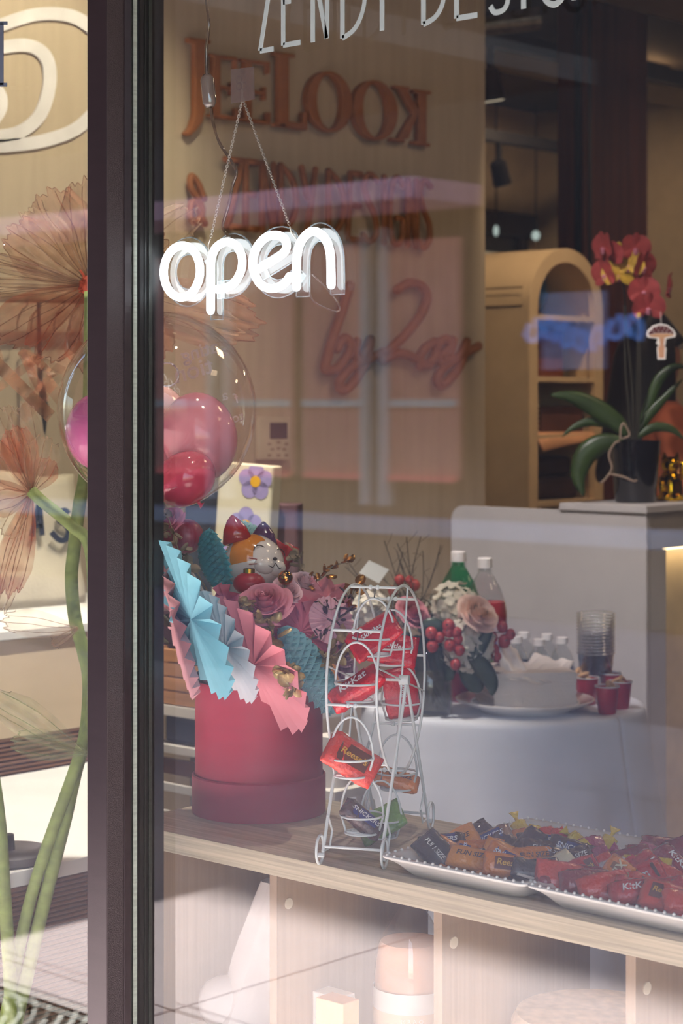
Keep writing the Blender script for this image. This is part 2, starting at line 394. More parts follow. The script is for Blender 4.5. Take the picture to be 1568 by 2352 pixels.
# rails and spot heads under the ceiling
def rail(x, z, y0, y1, label, s=0.07):
    o = tag(MB().box((x-s/2, y0, z-s/2), (x+s/2, y1, z+s/2)).build('track_rail', m_black), label, 'track rail', 'black track rails')
    return o
rail(-6.42, 3.42, 6.2, 12, 'black lighting rail nearest the ceiling left of the wooden post', 0.085)
rail(-8.2, 3.30, 6.2, 12, 'lower black lighting rail left of the wooden post carrying a spot', 0.075)
rail(-5.2, 3.5, 8.5, 12, 'black lighting rail high up right of the wooden post', 0.09)
m_head = mat('black_spot_head', (22,21,22), 0.35, metal=0.3)
def head(p, aim, label, on=0.0, col=(255,232,196), ang=50):
    t = thing('track_spotlight', label, 'spotlight', p, 'track spotlights')
    b = MB(); b.tube([Vector(p)+Vector((0,0,0.16)), Vector(p)+Vector((0,0,0.04))], 0.022, 8); b.build('stem', m_head, t, True)
    d = (Vector(aim)-Vector(p)).normalized(); c = MB()
    c.tube([Vector(p)-d*0.05, Vector(p)-d*0.03, Vector(p)+d*0.06, Vector(p)+d*0.12], [0.03, 0.055, 0.06, 0.065], 14); c.build('housing', m_head, t, True)
    l = MB(); l.tube([Vector(p)+d*0.121, Vector(p)+d*0.123], 0.055, 14); l.build('lens', emat('spot_lens', (255,236,205), 2.0), t)
    if on: lamp('SPOT', 'spot_fill', Vector(p)+d*0.14, on, col, 0.03, aim, ang, 0.7)  # only the added spotlights carry this fill lamp
p_ = at(1145, 385, 13.2); head((-8.2, 10.51, 3.10), (-8.4, p_.y+1.5, 0), 'black spotlight hanging from the lower rail left of the post')
p_ = at(1122, 195, 10.0); head((-6.42, 8.155, 3.215), (-6.4, p_.y+1, 0), 'black spotlight hanging at the end of the sign wall')
for i, (px, py, r_) in enumerate(((1139, 530, 0.018), (1230, 541, 0.03))):  # glowing bulbs added in place of bright reflections in the far window
    q = atX(px, py, -8.7); t = thing('window_glint', ('narrow glowing bulb added as a glint by the far window', 'round glowing bulb added as a glint left of the wooden post')[i], 'window glint', q, 'added window glints')
    b = MB(); b.ell(q, (r_, r_, r_*(2.2 if i == 0 else 1.2)), 12, 8); b.build('bulb', emat('glint_glow', (230,250,245), 0.8), t, 'all')
    b = MB(); b.tube([q, Vector((q.x, q.y, 3.7))], 0.006, 5); b.build('cord', m_black, t)
# duct, beams
d_ = MB(); a_ = at(1085, 60, 9.5); b_ = at(1240, 42, 9.5); d_.tube([a_+(a_-b_)*1.5, b_], 0.055, 14)
tag(d_.build('spiral_duct', mat('galvanised', (190,192,190), 0.25, metal=0.9, var=0.2, scale=30), smooth=True), 'shiny galvanised duct under the black ceiling', 'duct')
for x, z in ((-7.2, 3.58), (-5.6, 3.6)):
    struct(MB().box((x-0.25, 5.6, z-0.04), (x+0.25, 12, z+0.04)).build('ceiling_beam', m_wallF))
for x in (-8.5, -6.8, -3.5):
    pass
# ------------------------------------------------------------------ unseen fill lamps added to brighten the room
m_panel = emat('fill_panel', (255,226,186), 2.0)
for i, (x, y, e) in enumerate(((-2.2, 5.2, 20), (-0.8, 8.6, 18), (-7.4, 10.6, 58), (-0.2, 4.6, 9), (-4.6, 11.0, 24))):
    t = thing('fill_lamp', ('flat warm fill lamp added over the desk', 'flat warm fill lamp added at the back right of the room', 'flat warm fill lamp added behind the wooden post', 'flat warm fill lamp added near the window right of the trays', 'flat warm fill lamp added by the back wall')[i], 'ceiling lamp', (x, y, 3.7), 'added warm fill lamps')
    MB().box((x-0.3, y-0.3, 3.66), (x+0.3, y+0.3, 3.699)).build('frame', m_head, t)
    MB().box((x-0.28, y-0.28, 3.652), (x+0.28, y+0.28, 3.659)).build('diffuser', m_panel, t)
    lamp('AREA', 'fill_light', (x, y, 3.64), e, (255,222,186), 0.6, (x, y, 0))
# unseen spotlights added to brighten the wall, display, table, desk, crate, bouquet and cabinet
head((-3.0, 2.9, 3.538), (-3.5, 2.9, 0.6), 'unseen black spotlight added to brighten the white display platform', 640, (255,248,236))
head((-3.2, 3.35, 3.538), (-4.4, 3.45, 1.9), 'unseen black spotlight added to wash the cream wall', 190, (255,244,210), 62)
head((-2.9, 2.75, 3.538), (-3.45, 4.9, 1.0), 'unseen black spotlight added to brighten the round table and desk', 540, (250,242,244), 40)
head((-2.65, 3.0, 3.538), (-3.68, 3.46, 0.85), 'unseen black spotlight added to brighten the wooden crate', 70, (255,236,212), 17)
head((-2.0, 2.62, 3.538), (-2.46, 2.55, 1.1), 'unseen black spotlight added to brighten the hat box bouquet', 95, (255,240,228), 24)
head((-3.7, 5.64, 3.538), (-4.8, 6.2, 1.4), 'unseen black spotlight added to brighten the arched cabinet', 185, (255,228,190), 42)
# ------------------------------------------------------------------ counter of oak cube shelving
oak_h = mat('oak_along', (194,182,158), 0.5, var=0.22, scale=(5,110,240), detail=4)
oak_v = mat('oak_upright', (142,120,98), 0.55, var=0.1, scale=(160,160,3), detail=4)
CF, CB, CT = 2.313, 2.703, 0.77
cnt = thing('oak_counter', 'light oak cube shelf unit used as counter along the window', 'counter', (-1.9, 2.5, 0))
MB().box((-2.655, CF, CT-0.035), (-0.9, CB, CT)).build('top_board', oak_h, cnt, bevel=0.001)
MB().box((-2.655, CF+0.002, 0.0), (-2.616, CB-0.002, CT-0.036)).build('side_panel', oak_v, cnt)
MB().box((-2.615, CF+0.003, 0.0), (-0.9, CB-0.003, 0.035)).build('bottom_board', oak_h, cnt)
for k in range(4):
    x = -2.282+0.35*k
    dv = MB().box((x, CF+0.003, 0.036), (x+0.0165, CB-0.003, CT-0.036)).build('divider', oak_v, cnt)
    c = MB(); c.tube([(x+0.0165, CF+0.03, 0.685), (x+0.0185, CF+0.03, 0.685)], 0.009, 16); cc = c.build('cam_cover', mat('cam_cover', (214,200,176), 0.5), dv, True)
    for (x0, x1) in (((x-0.333, x-0.001)),):
        MB().box((x0, CF+0.004, 0.372), (x1, CB-0.004, 0.388)).build('shelf', oak_h, cnt)
# ------------------------------------------------------------------ things inside the cubes
def bottle_lathe(mb, prof, c, n=20): mb.lathe(prof, n, Matrix.Translation(Vector(c)))
p = atZ(917, 2700, 0.389)
bj = thing('juice_jug', 'orange juice jug with white label in the cube below the trays', 'jug', (-2.135, 2.50, 0.389))
jb = MB(); bottle_lathe(jb, [(0.001,0.0),(0.058,0.0),(0.062,0.012),(0.062,0.17),(0.056,0.22),(0.036,0.262),(0.022,0.285),(0.020,0.305)], (-2.135,2.50,0.389)); jb.build('jug_body', glassy('clear_plastic', (240,240,240), 0.06), bj, True)
jl = MB(); bottle_lathe(jl, [(0.001,0.003),(0.056,0.003),(0.060,0.014),(0.060,0.17),(0.054,0.218),(0.05,0.228),(0.001,0.228)], (-2.135,2.50,0.389)); jl.build('juice', mat('orange_juice', (234,176,138), 0.4), bj, True)
jw = MB(); bottle_lathe(jw, [(0.0626,0.02),(0.0626,0.152)], (-2.135,2.50,0.389)); lab = jw.build('label', mat('orange_label', (238,212,184), 0.6), bj, True)
jw = MB(); bottle_lathe(jw, [(0.0632,0.122),(0.0632,0.155)], (-2.135,2.50,0.389)); jw.build('white_band', mat('paper_white', (238,236,230), 0.6), bj, True)
fw3 = -FW
def facing(p, size_v=None): return frame(p, RT, UP, -FW)
txt = MB()
for t_, dz, s_ in (('TANGY', 0.085, 0.022), ('MANGO', 0.062, 0.022), ('M R A O', 0.112, 0.010), ('refreshing', 0.10, 0.009)):
    q = Vector((-2.135, 2.50, 0.389)) - FW*0.0645 + UP*dz
    text_mb(t_, s_, 0, facing(q), mb=txt)
txt.build('label_text', mat('pale_print', (250,240,230), 0.6), bj)
m_plush = mat('white_plush', (235,228,226), 0.9)
pl = thing('paper_bag', 'crumpled white paper bag in the leftmost open cube', 'bag', (-2.49, 2.52, 0.389))
b = MB()
def bagf(u, v):
    a = 2*math.pi*u; r = (0.09-0.055*v)*(1+0.18*math.sin(3*a+v*4)+0.06*math.sin(7*a)); return (-2.49+r*math.cos(a)+0.04*v, 2.52+r*math.sin(a), 0.389+0.27*v)
b.grid(bagf, 24, 8); b.build('bag_body', m_plush, pl, True)
h_ = MB(); h_.ell((-2.53, 2.46, 0.44), (0.06, 0.045, 0.05), 14, 8); h_.build('bag_fold', m_plush, pl, True)
for i, (x, y, txts, colr) in enumerate(((-2.185, 2.375, 'Goldfish', (238,180,140)), (-2.235, 2.42, 'Pepper', (240,236,230)))):
    t = thing('snack_carton', ('white snack carton standing in the second cube', 'pale orange snack carton with script name in the second cube')[1-i], 'carton', (x, y, 0.389))
    MB().box((x-0.03, y-0.02, 0.389), (x+0.03, y+0.02, 0.389+0.15-0.01*i)).build('carton', mat('carton%d' % i, colr, 0.6), t, bevel=0.002)
    text_mb(txts, 0.016, 0, frame((x, y-0.0206, 0.49), Vector((1,0,0)), UP, Vector((0,-1,0))), shear=0.2).build('print', mat('brown_print', (150,90,70), 0.6), t)
bk = thing('round_basket', 'round banded wooden drum in the third cube', 'basket', (-1.785, 2.53, 0.389))
b = MB(); b.lathe([(0.001,0.0),(0.12,0.0),(0.128,0.02),(0.128,0.09),(0.121,0.094),(0.121,0.10),(0.130,0.104),(0.130,0.16),(0.122,0.175),(0.001,0.178)], 40, Matrix.Translation((-1.785, 2.53, 0.389)))
b.build('drum', mat('pale_wicker', (222,196,166), 0.7, var=0.2, scale=40), bk, True)

# ------------------------------------------------------------------ white reception desk
m_desk = mat('white_laminate', (186,180,178), 0.45, var=0.03)
dsk = thing('reception_desk', 'white reception desk with rounded front panel and raised top', 'desk', (-3.7, 5.5, 0))
o_ = [(-3.317, 0.0), (-3.317, 1.181), (-4.02, 1.181)]
for k in range(1, 9): a = R(90+k*90/8); o_.append((-4.02+0.048*math.cos(a), 1.133+0.048*math.sin(a)))
o_.append((-4.068, 0.0))
MB().prism(o_, 0.02, frame((0, 4.983, 0), Vector((1,0,0)), UP, Vector((0,-1,0)))).build('front_panel', m_desk, dsk, bevel=0.002)
MB().box((-3.63, 4.953, 1.1815), (-3.309, 7.4, 1.204)).build('raised_top', m_desk, dsk, bevel=0.002)
MB().box((-3.337, 4.984, 0.0), (-3.318, 5.071, 1.07)).build('corner_upright', m_desk, dsk)
MB().box((-3.337, 4.984, 1.072), (-3.318, 7.4, 1.18)).build('fascia', m_desk, dsk)
MB().box((-3.45, 5.0, 0.0), (-3.43, 7.4, 1.07)).build('recessed_panel', mat('warm_panel', (232,214,184), 0.5), dsk)
MB().box((-3.74, 4.99, 0.72), (-3.46, 7.4, 0.75)).build('worktop', m_desk, dsk)
MB().box((-3.41, 5.08, 1.062), (-3.37, 7.3, 1.07)).build('led_strip', emat('led_warm', (255,222,170), 9.0), dsk)
lamp('AREA', 'desk_strip_light', (-3.39, 6.1, 1.055), 9, (255,214,160), 0.04, (-3.40, 6.1, 0), sy=2.0)

# ------------------------------------------------------------------ round table with cloth
TC = Vector((-3.133, 4.033, 0)); TR = 0.36; TT = 0.742
tb = thing('round_table', 'small round table hidden under a pale blue-white cloth', 'table', TC)
MB().lathe([(0.001,0.70),(TR-0.01,0.70),(TR-0.01,TT-0.006),(0.001,TT-0.006)], 40, Matrix.Translation(TC)).build('table_top', oak_h, tb)
b = MB(); b.tube([TC, TC+Vector((0,0,0.70))], 0.03, 12); b.build('leg', m_black, tb, True)
b = MB(); b.lathe([(0.001,0.0),(0.2,0.0),(0.2,0.02),(0.001,0.02)], 24, Matrix.Translation(TC)); b.build('foot', m_black, tb)
def cloth(u, v):
    a = 2*math.pi*u
    if v < 0.3: r = TR*v/0.3*0.97; z = TT
    elif v < 0.4: t = (v-0.3)/0.1; r = TR*(0.97+0.035*math.sin(t*math.pi/2)); z = TT-0.02*(1-math.cos(t*math.pi/2))
    else:
        t = (v-0.4)/0.6; f = math.sin(11*a+0.7*math.sin(3*a))*0.6+math.sin(17*a+1.3)*0.4
        r = TR*1.005+0.10*t+0.032*f*min(1, t*1.6)*t**0.4; z = TT-0.02-0.71*t
    return (TC.x+r*math.cos(a), TC.y+r*math.sin(a), z)
b = MB(); b.grid(cloth, 160, 34)
tag(b.build('tablecloth', mat('white_cloth', (206,208,220), 0.9, var=0.03, bump=0.05, bscale=300), smooth='all', solid=0.002), 'pale blue-white cloth hanging in folds from the round table', 'tablecloth')

m_china = mat('white_china', (232,226,222), 0.18, var=0.02, coat=0.3)
def plat(c):
    t = thing('round_platter', 'white beaded round platter under the napkin stack', 'platter', c)
    MB().lathe([(0.001,0.004),(0.105,0.004),(0.115,0.0),(0.118,0.006),(0.17,0.026),(0.174,0.031),(0.168,0.032),(0.12,0.014),(0.001,0.012)], 56, Matrix.Translation(c)).build('dish', m_china, t, 'all')
    bm_ = MB().ell((0,0,0), 0.004, 6, 4).mesh('bead', m_china, smooth='all')
    for k in range(60):
        o = obj('bead', bm_, t); a = 2*math.pi*k/60; o.location = (0.133*math.cos(a), 0.133*math.sin(a), 0.0205)
    return t
PC = atZ(1205, 1632, TT); PC.z = TT+0.001; plat(PC)
# napkins
m_nap = mat('paper_napkin', (246,236,232), 0.9, var=0.04, bump=0.2, bscale=200)
NZ = PC.z+0.0145
na = RT*0.985+FW*0.17; na.normalize(); nb = UP.cross(na)
NC = PC+Vector((0,0,0.0145))
ns = thing('napkin_stack', 'squared pile of white paper napkins on the round platter', 'napkins', NC)
b = MB()
for i in range(22):
    z0 = i*0.0042; jx = rnd.uniform(-0.0015, 0.0015); jy = rnd.uniform(-0.0015, 0.0015)
    b.box((-0.104+jx, -0.10+jy, z0), (0.104+jx, 0.10+jy, z0+0.0034), frame(NC, na, nb, UP))
b.box((-0.1, -0.096, 0), (0.1, 0.096, 22*0.0042-0.001), frame(NC, na, nb, UP))
o = b.build('napkin_block', m_nap, ns); o['kind'] = 'stuff'
def nap(cor, seed, amp, label):
    r = random.Random(seed); ph = r.uniform(0, 6); A, B, C, D = [at(*c) for c in cor]
    def f(u, v):
        p = (A*(1-u)+B*u)*(1-v)+(D*(1-u)+C*u)*v
        return tuple(p+UP*amp*(math.sin(9*u+5*v+ph)+0.6*math.sin(19*u-7*v+ph))+TWD*amp*1.4*math.sin(7*v+11*u+ph*2))
    b = MB(); b.grid(f, 20, 14); tag(b.build('loose_napkin', m_nap, smooth='all', solid=0.0008, fix=False), label, 'napkin', 'loose napkins')
nap([(1112,1545,4.84),(1235,1572,4.82),(1320,1556,5.0),(1165,1530,5.02)], 1, 0.0025, 'lowest loose napkin spread flat on the pile')
nap([(1108,1534,4.84),(1220,1566,4.83),(1300,1545,4.98),(1180,1520,5.0)], 2, 0.003, 'crumpled napkin curling up at the left of the pile')
nap([(1150,1548,4.85),(1262,1566,4.84),(1344,1562,4.92),(1245,1520,5.0)], 3, 0.003, 'loose napkin pointing right over the red cups')
nap([(1186,1545,4.88),(1300,1556,4.88),(1318,1520,5.0),(1225,1502,5.02)], 4, 0.004, 'topmost crumpled napkin in the middle of the pile')
nap([(1150,1552,4.86),(1215,1560,4.88),(1188,1490,4.95),(1144,1478,4.92)], 5, 0.004, 'napkin standing up in a peak at the left of the pile')
nap([(1160,1555,4.87),(1240,1562,4.90),(1208,1528,4.98),(1158,1500,4.95)], 6, 0.004, 'second upright napkin just behind the peak')

# bottles, cups
m_clear = glassy('clear_bottle', (244,246,246), 0.05)
m_cap = mat('white_cap', (228,222,218), 0.5)
def big_bottle(px, top, z, tint, liq, label, fill, lcol=None):
    c = at(px, 1500, z); c.z = TT+0.001; H = (EYE+(HY-top)/F*z)-c.z; s = H/0.33; T = Matrix.Translation(c)
    t = thing('soda_bottle', label, 'bottle', c)
    pr = [(0.001,0.0),(0.040,0.0),(0.053,0.012),(0.054,0.10),(0.052,0.13),(0.054,0.16),(0.054,0.195),(0.050,0.225),(0.038,0.258),(0.022,0.285),(0.0145,0.298),(0.0145,0.312)]
    MB().lathe([(r*s, h*s) for r, h in pr], 28, T).build('bottle_body', glassy('bottle_'+liq, tint, 0.06), t, 'all')
    pl_ = [(r*s*0.97, max(0.002, h)*s) for r, h in pr if h <= fill]; pl_.append((0.001, pl_[-1][1]))
    if liq == 'red': MB().lathe(pl_, 28, T).build('drink', mat('red_drink', (196,40,58), 0.25, var=0.02), t, True)
    else: MB().lathe(pl_, 28, T).build('drink', glassy('green_drink', (150,205,180), 0.03, opac=0.35, ocol=(90,170,130)), t, True)
    MB().lathe([(0.018*s,0.296*s),(0.018*s,0.302*s)], 20, T).build('collar', m_clear, t)
    MB().lathe([(0.001,0.306*s),(0.0175*s,0.306*s),(0.0175*s,0.328*s),(0.0155*s,0.33*s),(0.001,0.33*s)], 20, T).build('cap', m_cap, t, True)
    if lcol:
        lb = MB().lathe([(0.0545*s,0.10*s),(0.0545*s,0.172*s)], 28, T).build('label', mat('bottle_label', lcol, 0.5), t, True)
        q = c-FW*0.056*s+UP*0.125*s+RT*0.012
        MB().cbox((0,0,0), (0.03,0.03,0.001), facing(q)).build('label_print', mat('blue_print', (60,80,150), 0.5), t)
        MB().cbox((0,0,0), (0.022,0.02,0.001), facing(q-UP*0.032)).build('label_print', mat('green_print', (110,140,80), 0.5), t)
big_bottle(1052, 1266, 5.28, (120,205,165), 'green', 'green two-litre soda bottle with white cap behind the hydrangeas', 0.2)
big_bottle(1113, 1281, 5.2, (240,240,242), 'red', 'two-litre bottle of red soda with white cap behind the pink rose', 0.232, (214,190,196))
def water(px, top, z, i):
    c = at(px, 1500, z); c.z = TT+0.001; H = (EYE+(HY-top)/F*z)-c.z; T = Matrix.Translation(c); k = H/0.155
    t = thing('water_bottle', ('small clear water bottle farthest left behind the napkins', 'small clear water bottle half hidden second from left', 'small clear water bottle in the middle behind the napkin pile', 'small clear water bottle fourth from left behind the napkins', 'small clear water bottle next to the clear cups')[i], 'water bottle', c, 'small water bottles')
    MB().lathe([(r, h*k) for r, h in [(0.001,0),(0.03,0),(0.032,0.01),(0.032,0.09),(0.026,0.115),(0.014,0.132),(0.0125,0.14)]], 20, T).build('bottle_body', m_clear, t, 'all')
    MB().lathe([(r, h*k) for r, h in [(0.001,0.138),(0.0155,0.138),(0.0155,0.155),(0.001,0.155)]], 16, T).build('cap', m_cap, t, True)
    MB().lathe([(0.0325,0.03*k),(0.0325,0.075*k)], 20, T).build('label', mat('pale_label', (160,160,174), 0.5), t, True)
for i, (px, top, z) in enumerate(((1186, 1462, 5.2), (1203, 1452, 5.34), (1238, 1468, 5.18), (1256, 1456, 5.36), (1290, 1464, 5.22))): water(px, top, z, i)
# stack of clear cups
cc = at(1368, 1500, 5.14); cc.z = TT+0.001
m_cup = glassy('clear_cup', (255,255,255), 0.006, opac=0.008, ocol=(235,232,232), power=4)
cup_me = MB().lathe([(0.001,0.002),(0.034,0.002),(0.036,0.006),(0.047,0.115),(0.0505,0.118),(0.0505,0.121),(0.046,0.118),(0.035,0.01),(0.001,0.006)], 32)
cup_me.m = 1; cup_me.lathe([(0.0478,0.1165),(0.0508,0.118),(0.0508,0.1215),(0.0478,0.120)], 32)
cup_me = cup_me.mesh('clear_cup', [m_cup, glassy('cup_rim', (255,255,255), 0.10, opac=0.30, ocol=(235,230,228))], smooth='all')
for i in range(13):
    o = obj('clear_cup', cup_me); o.location = cc+Vector((0,0,0.0085*i)); tag(o, 'clear plastic cup, %s from the bottom of the nested stack' % ORD[i+1], 'cup', 'nested clear cups')
# small red party cups
m_redcup = mat('red_cup', (178,24,44), 0.35, var=0.04); m_snack = mat('tan_snack', (206,160,110), 0.7, var=0.3, scale=60)
def redcup(px, by, label, stick=0):
    c = atZ(px, by, TT); c.z = TT+0.001; T = Matrix.Translation(c)
    t = thing('red_cup', label, 'cup', c, 'small red party cups')
    MB().lathe([(0.001,0.0),(0.020,0.0),(0.022,0.004),(0.0285,0.066),(0.0275,0.066),(0.021,0.01),(0.001,0.008)], 28, T).build('cup_wall', m_redcup, t, True)
    MB().lathe([(0.0275,0.0655),(0.0305,0.066),(0.0305,0.0695),(0.0275,0.069)], 28, T).build('white_rim', m_cap, t, True)
    for k in range(4):
        a = rnd.uniform(0, 6.28); b = MB(); b.ell((0,0,0), (0.017, 0.006, 0.006), 8, 5, T @ Matrix.Translation((0.010*math.cos(a), 0.010*math.sin(a), 0.062+0.004*k)) @ Matrix.Rotation(a, 4, 'Z') @ Matrix.Rotation(R(25), 4, 'Y'))
        b.build('biscuit_piece', m_snack, t, True)
redcup(1394, 1640, 'front small red cup nearest the table edge')
redcup(1424, 1628, 'small red cup at the right end beside the front one')
redcup(1348, 1618, 'small red cup half behind the napkins holding biscuits')
redcup(1402, 1607, 'small red cup at the back with biscuits sticking up')
redcup(1330, 1606, 'small red cup mostly hidden behind the napkin pile')
# dark red tumbler left of the platter
c = atZ(1056, 1612, TT); c.z = TT+0.001
t = thing('red_tumbler', 'wine red tumbler between the vase and the platter', 'tumbler', c)
MB().lathe([(0.001,0),(0.024,0),(0.025,0.004),(0.030,0.078),(0.029,0.078),(0.024,0.006),(0.001,0.005)], 28, Matrix.Translation(c)).build('tumbler_wall', mat('wine_red', (130,28,52), 0.25), t, True)
MB().lathe([(0.029,0.0775),(0.0315,0.078),(0.0315,0.081),(0.029,0.08)], 28, Matrix.Translation(c)).build('tumbler_rim', mat('pale_red', (200,120,130), 0.3), t, True)
# ------------------------------------------------------------------ wrapped sweets (prototypes)
def foil(name, col, rough=0.22): return mat(name, col, rough, var=0.08, scale=40, bump=0.35, bscale=160, coat=0.5)
KIND = {
 'orange': (foil('foil_orange', (226,128,30)), 'orange'), 'amber': (foil('foil_amber', (232,146,44)), 'amber orange'),
 'brown': (foil('foil_brown', (70,42,40)), 'dark brown'), 'dark': (foil('foil_dark', (38,32,38)), 'almost black'),
 'red': (foil('foil_red', (200,26,30)), 'bright red'), 'scarlet': (foil('foil_scarlet', (222,58,34)), 'orange red'),
 'crimson': (foil('foil_crimson', (140,16,34)), 'dark red'), 'yellow': (foil('foil_yellow', (228,192,50)), 'yellow'),
 'pink': (foil('foil_pink', (176,62,98)), 'pink'), 'cream': (foil('foil_cream', (226,214,180)), 'cream'),
 'green': (foil('foil_green', (106,150,58)), 'green'), 'white': (foil('foil_white', (222,222,228)), 'white'), 'plum': (foil('foil_plum', (104,40,70)), 'plum'),
 'silver': (foil('foil_silver', (150,110,86), 0.15), 'shiny brown')}
def wrap_mesh(L, Wd, T, seed, twist=False, fin=0.10):
    r = random.Random(seed); mb = MB(); N = 12; n = 12; rows = 17
    fn = []
    for i in range(rows):
        u = -1+2*i/(rows-1); e = abs(u)
        if twist:
            w_ = 1.0 if e < 0.5 else (0.18 if e < 0.66 else 0.75*(e-0.55)/0.45); h_ = 1.0 if e < 0.5 else (0.3 if e < 0.66 else 0.12)
        else:
            k = max(0, (e-(1-2.2*fin))/(2.2*fin)); w_ = 1.0-0.03*k; h_ = math.sqrt(max(0.0, 1-k*k))*(1-0.2*e*e)+0.05
        fn.append((u, w_, h_))
    v = []
    for i, (u, w_, h_) in enumerate(fn):
        for k in range(n):
            a = 2*math.pi*k/n; ca, sa = math.cos(a), math.sin(a)
            x = u*L/2+r.uniform(-1, 1)*0.0007
            if i in (0, rows-1) and k % 2 and not twist: x *= 1.025
            y = Wd/2*w_*math.copysign(abs(ca)**0.7, ca)+r.uniform(-1, 1)*0.0008
            z = T/2*h_*math.copysign(abs(sa)**0.8, sa)+r.uniform(-1, 1)*0.0006*(1+2*(abs(u) > 0.7))+0.0015*math.sin(3*u+seed)
            v.append((x, y, z))
    f = [(i*n+k, i*n+(k+1) % n, (i+1)*n+(k+1) % n, (i+1)*n+k) for i in range(rows-1) for k in range(n)]
    f += [tuple(range(n-1, -1, -1)), tuple((rows-1)*n+k for k in range(n))]
    mb.add(v, f); return mb
_CM = {}
SIZES = {'bar': (0.076, 0.037, 0.025), 'mini': (0.048, 0.034, 0.022), 'flat': (0.07, 0.048, 0.023), 'twist': (0.06, 0.026, 0.022), 'bag': (0.085, 0.062, 0.02), 'round': (0.05, 0.044, 0.018)}
def candy_mesh(size, kind, var):
    key = (size, kind, var)
    if key not in _CM:
        L, Wd, T = SIZES[size]; _CM[key] = wrap_mesh(L, Wd, T, var*7+len(size)*3, size == 'twist').mesh('wrapped_sweet', KIND[kind][0], smooth='all')
    return _CM[key]
_PM = {}
def print_mesh(txt, size, colr, panel=None):
    key = (txt, size, colr, panel)
    if key not in _PM:
        L, Wd, T = SIZES[size]; mb = MB(); mats = []
        if panel:
            mb.m = len(mats); mats.append(mat('print_'+'_'.join(map(str, panel)), panel, 0.3)); hw = L*0.30; hh = Wd*0.27
            mb.grid(lambda u, v: ((u-0.5)*2*hw, (v-0.5)*2*hh+0.002*(u-0.5), T/2*(1.0-0.14*abs(2*v-1)**2*0.6)+0.0010), 8, 4)
        mb.m = len(mats); mats.append(mat('print_'+'_'.join(map(str, colr)), colr, 0.35))
        text_mb(txt, min(Wd*0.42, L*0.92/max(3, len(txt))*1.35), 0, Matrix.Translation((0, 0, T/2+0.0019)), shear=0.15, mb=mb, bold=0.02)
        _PM[key] = mb.mesh('print', mats, fix=False)
    return _PM[key]
def candy(kind, size, M, label, group, txt=None, tcol=(245,245,245), panel=None, var=None):
    var = rnd.randrange(4) if var is None else var
    o = obj('wrapped_sweet', candy_mesh(size, kind, var)); o.matrix_world = M; tag(o, label, 'candy', group)
    if txt:
        c = obj('print', print_mesh(txt, size, tcol, panel), o)
    return o
BLUEP = (40,50,120)
PR = {'SN': ('SNICKERS', (240,240,245), BLUEP), 'FS': ('FUN SIZE', (60,36,20), None), 'FW': ('FUN SIZE', (240,236,230), None), 'RE': ("Reese's", (236,176,60), (110,50,20)),
      'KK': ('KitKat', (245,240,240), (170,20,26)), 'TW': ('TWIX', (236,220,180), (150,90,30)), 'SK': ('Skittles', (250,250,250), None), 'MM': ('m', (245,245,245), (90,40,30)), '': (None, None, None), 'WP': ('', (200,200,200), (226,228,235))}
# ------------------------------------------------------------------ square trays
def rrect(hx, hy, rad, n=5):
    out = []
    for cx, cy, a0 in ((hx-rad, hy-rad, 0), (-hx+rad, hy-rad, 90), (-hx+rad, -hy+rad, 180), (hx-rad, -hy+rad, 270)):
        for k in range(n+1):
            a = R(a0+90*k/n); out.append((cx+rad*math.cos(a), cy+rad*math.sin(a)))
    return out
m_tray = mat('glazed_tray', (228,226,222), 0.16, var=0.02, coat=0.4)
def tray(cx, cy, hx, hy, rz, label):
    M = Matrix.Translation((cx, cy, CT+0.0008)) @ Matrix.Rotation(R(rz), 4, 'Z')
    t = thing('square_tray', label, 'tray', M=M, group='white beaded trays')
    rings = [(0.034, 0.0, 0.02), (0.028, 0.0015, 0.022), (0.022, 0.008, 0.022), (0.014, 0.018, 0.018), (0.008, 0.0235, 0.014), (0.0, 0.028, 0.01), (-0.0005, 0.031, 0.01), (0.003, 0.0325, 0.01), (0.018, 0.029, 0.018), (0.030, 0.016, 0.02), (0.036, 0.007, 0.02), (0.045, 0.0045, 0.02)]
    v = []; f = []
    for off, z, rad in rings: v += [(x, y, z) for x, y in rrect(hx-off, hy-off, rad)]
    n = len(rrect(1, 1, 0.1))
    for i in range(len(rings)-1):
        for k in range(n): f.append((i*n+k, i*n+(k+1) % n, (i+1)*n+(k+1) % n, (i+1)*n+k))
    f.append(tuple(range(n-1, -1, -1))); f.append(tuple((len(rings)-1)*n+k for k in range(n)))
    mb = MB(); mb.add(v, f); mb.build('dish', m_tray, t, 'all', local=True)
    bd = MB()
    for off, z, r_ in ((0.0035, 0.0325, 0.0030), (0.031, 0.0155, 0.0026)):
        P = [Vector((x, y, z)) for x, y in rrect(hx-off, hy-off, 0.01)]; P.append(P[0]); acc = 0
        for a, b in zip(P, P[1:]):
            d = (b-a).length
            while acc < d: bd.ell(a+(b-a)*(acc/d), r_, 6, 4); acc += 0.0155
            acc -= d
    o = bd.build('beaded_rim', m_tray, t, 'all', local=True); o['kind'] = 'stuff'
    return t
tray(-1.904, 2.511, 0.1405, 0.19, 0, 'left white beaded tray holding orange and brown sweets')
tray(-1.609, 2.508, 0.149, 0.19, -1.2, 'right white beaded tray heaped with red sweets')
tray(-1.296, 2.50, 0.149, 0.185, -1.5, 'third white beaded tray just entering at the right edge')
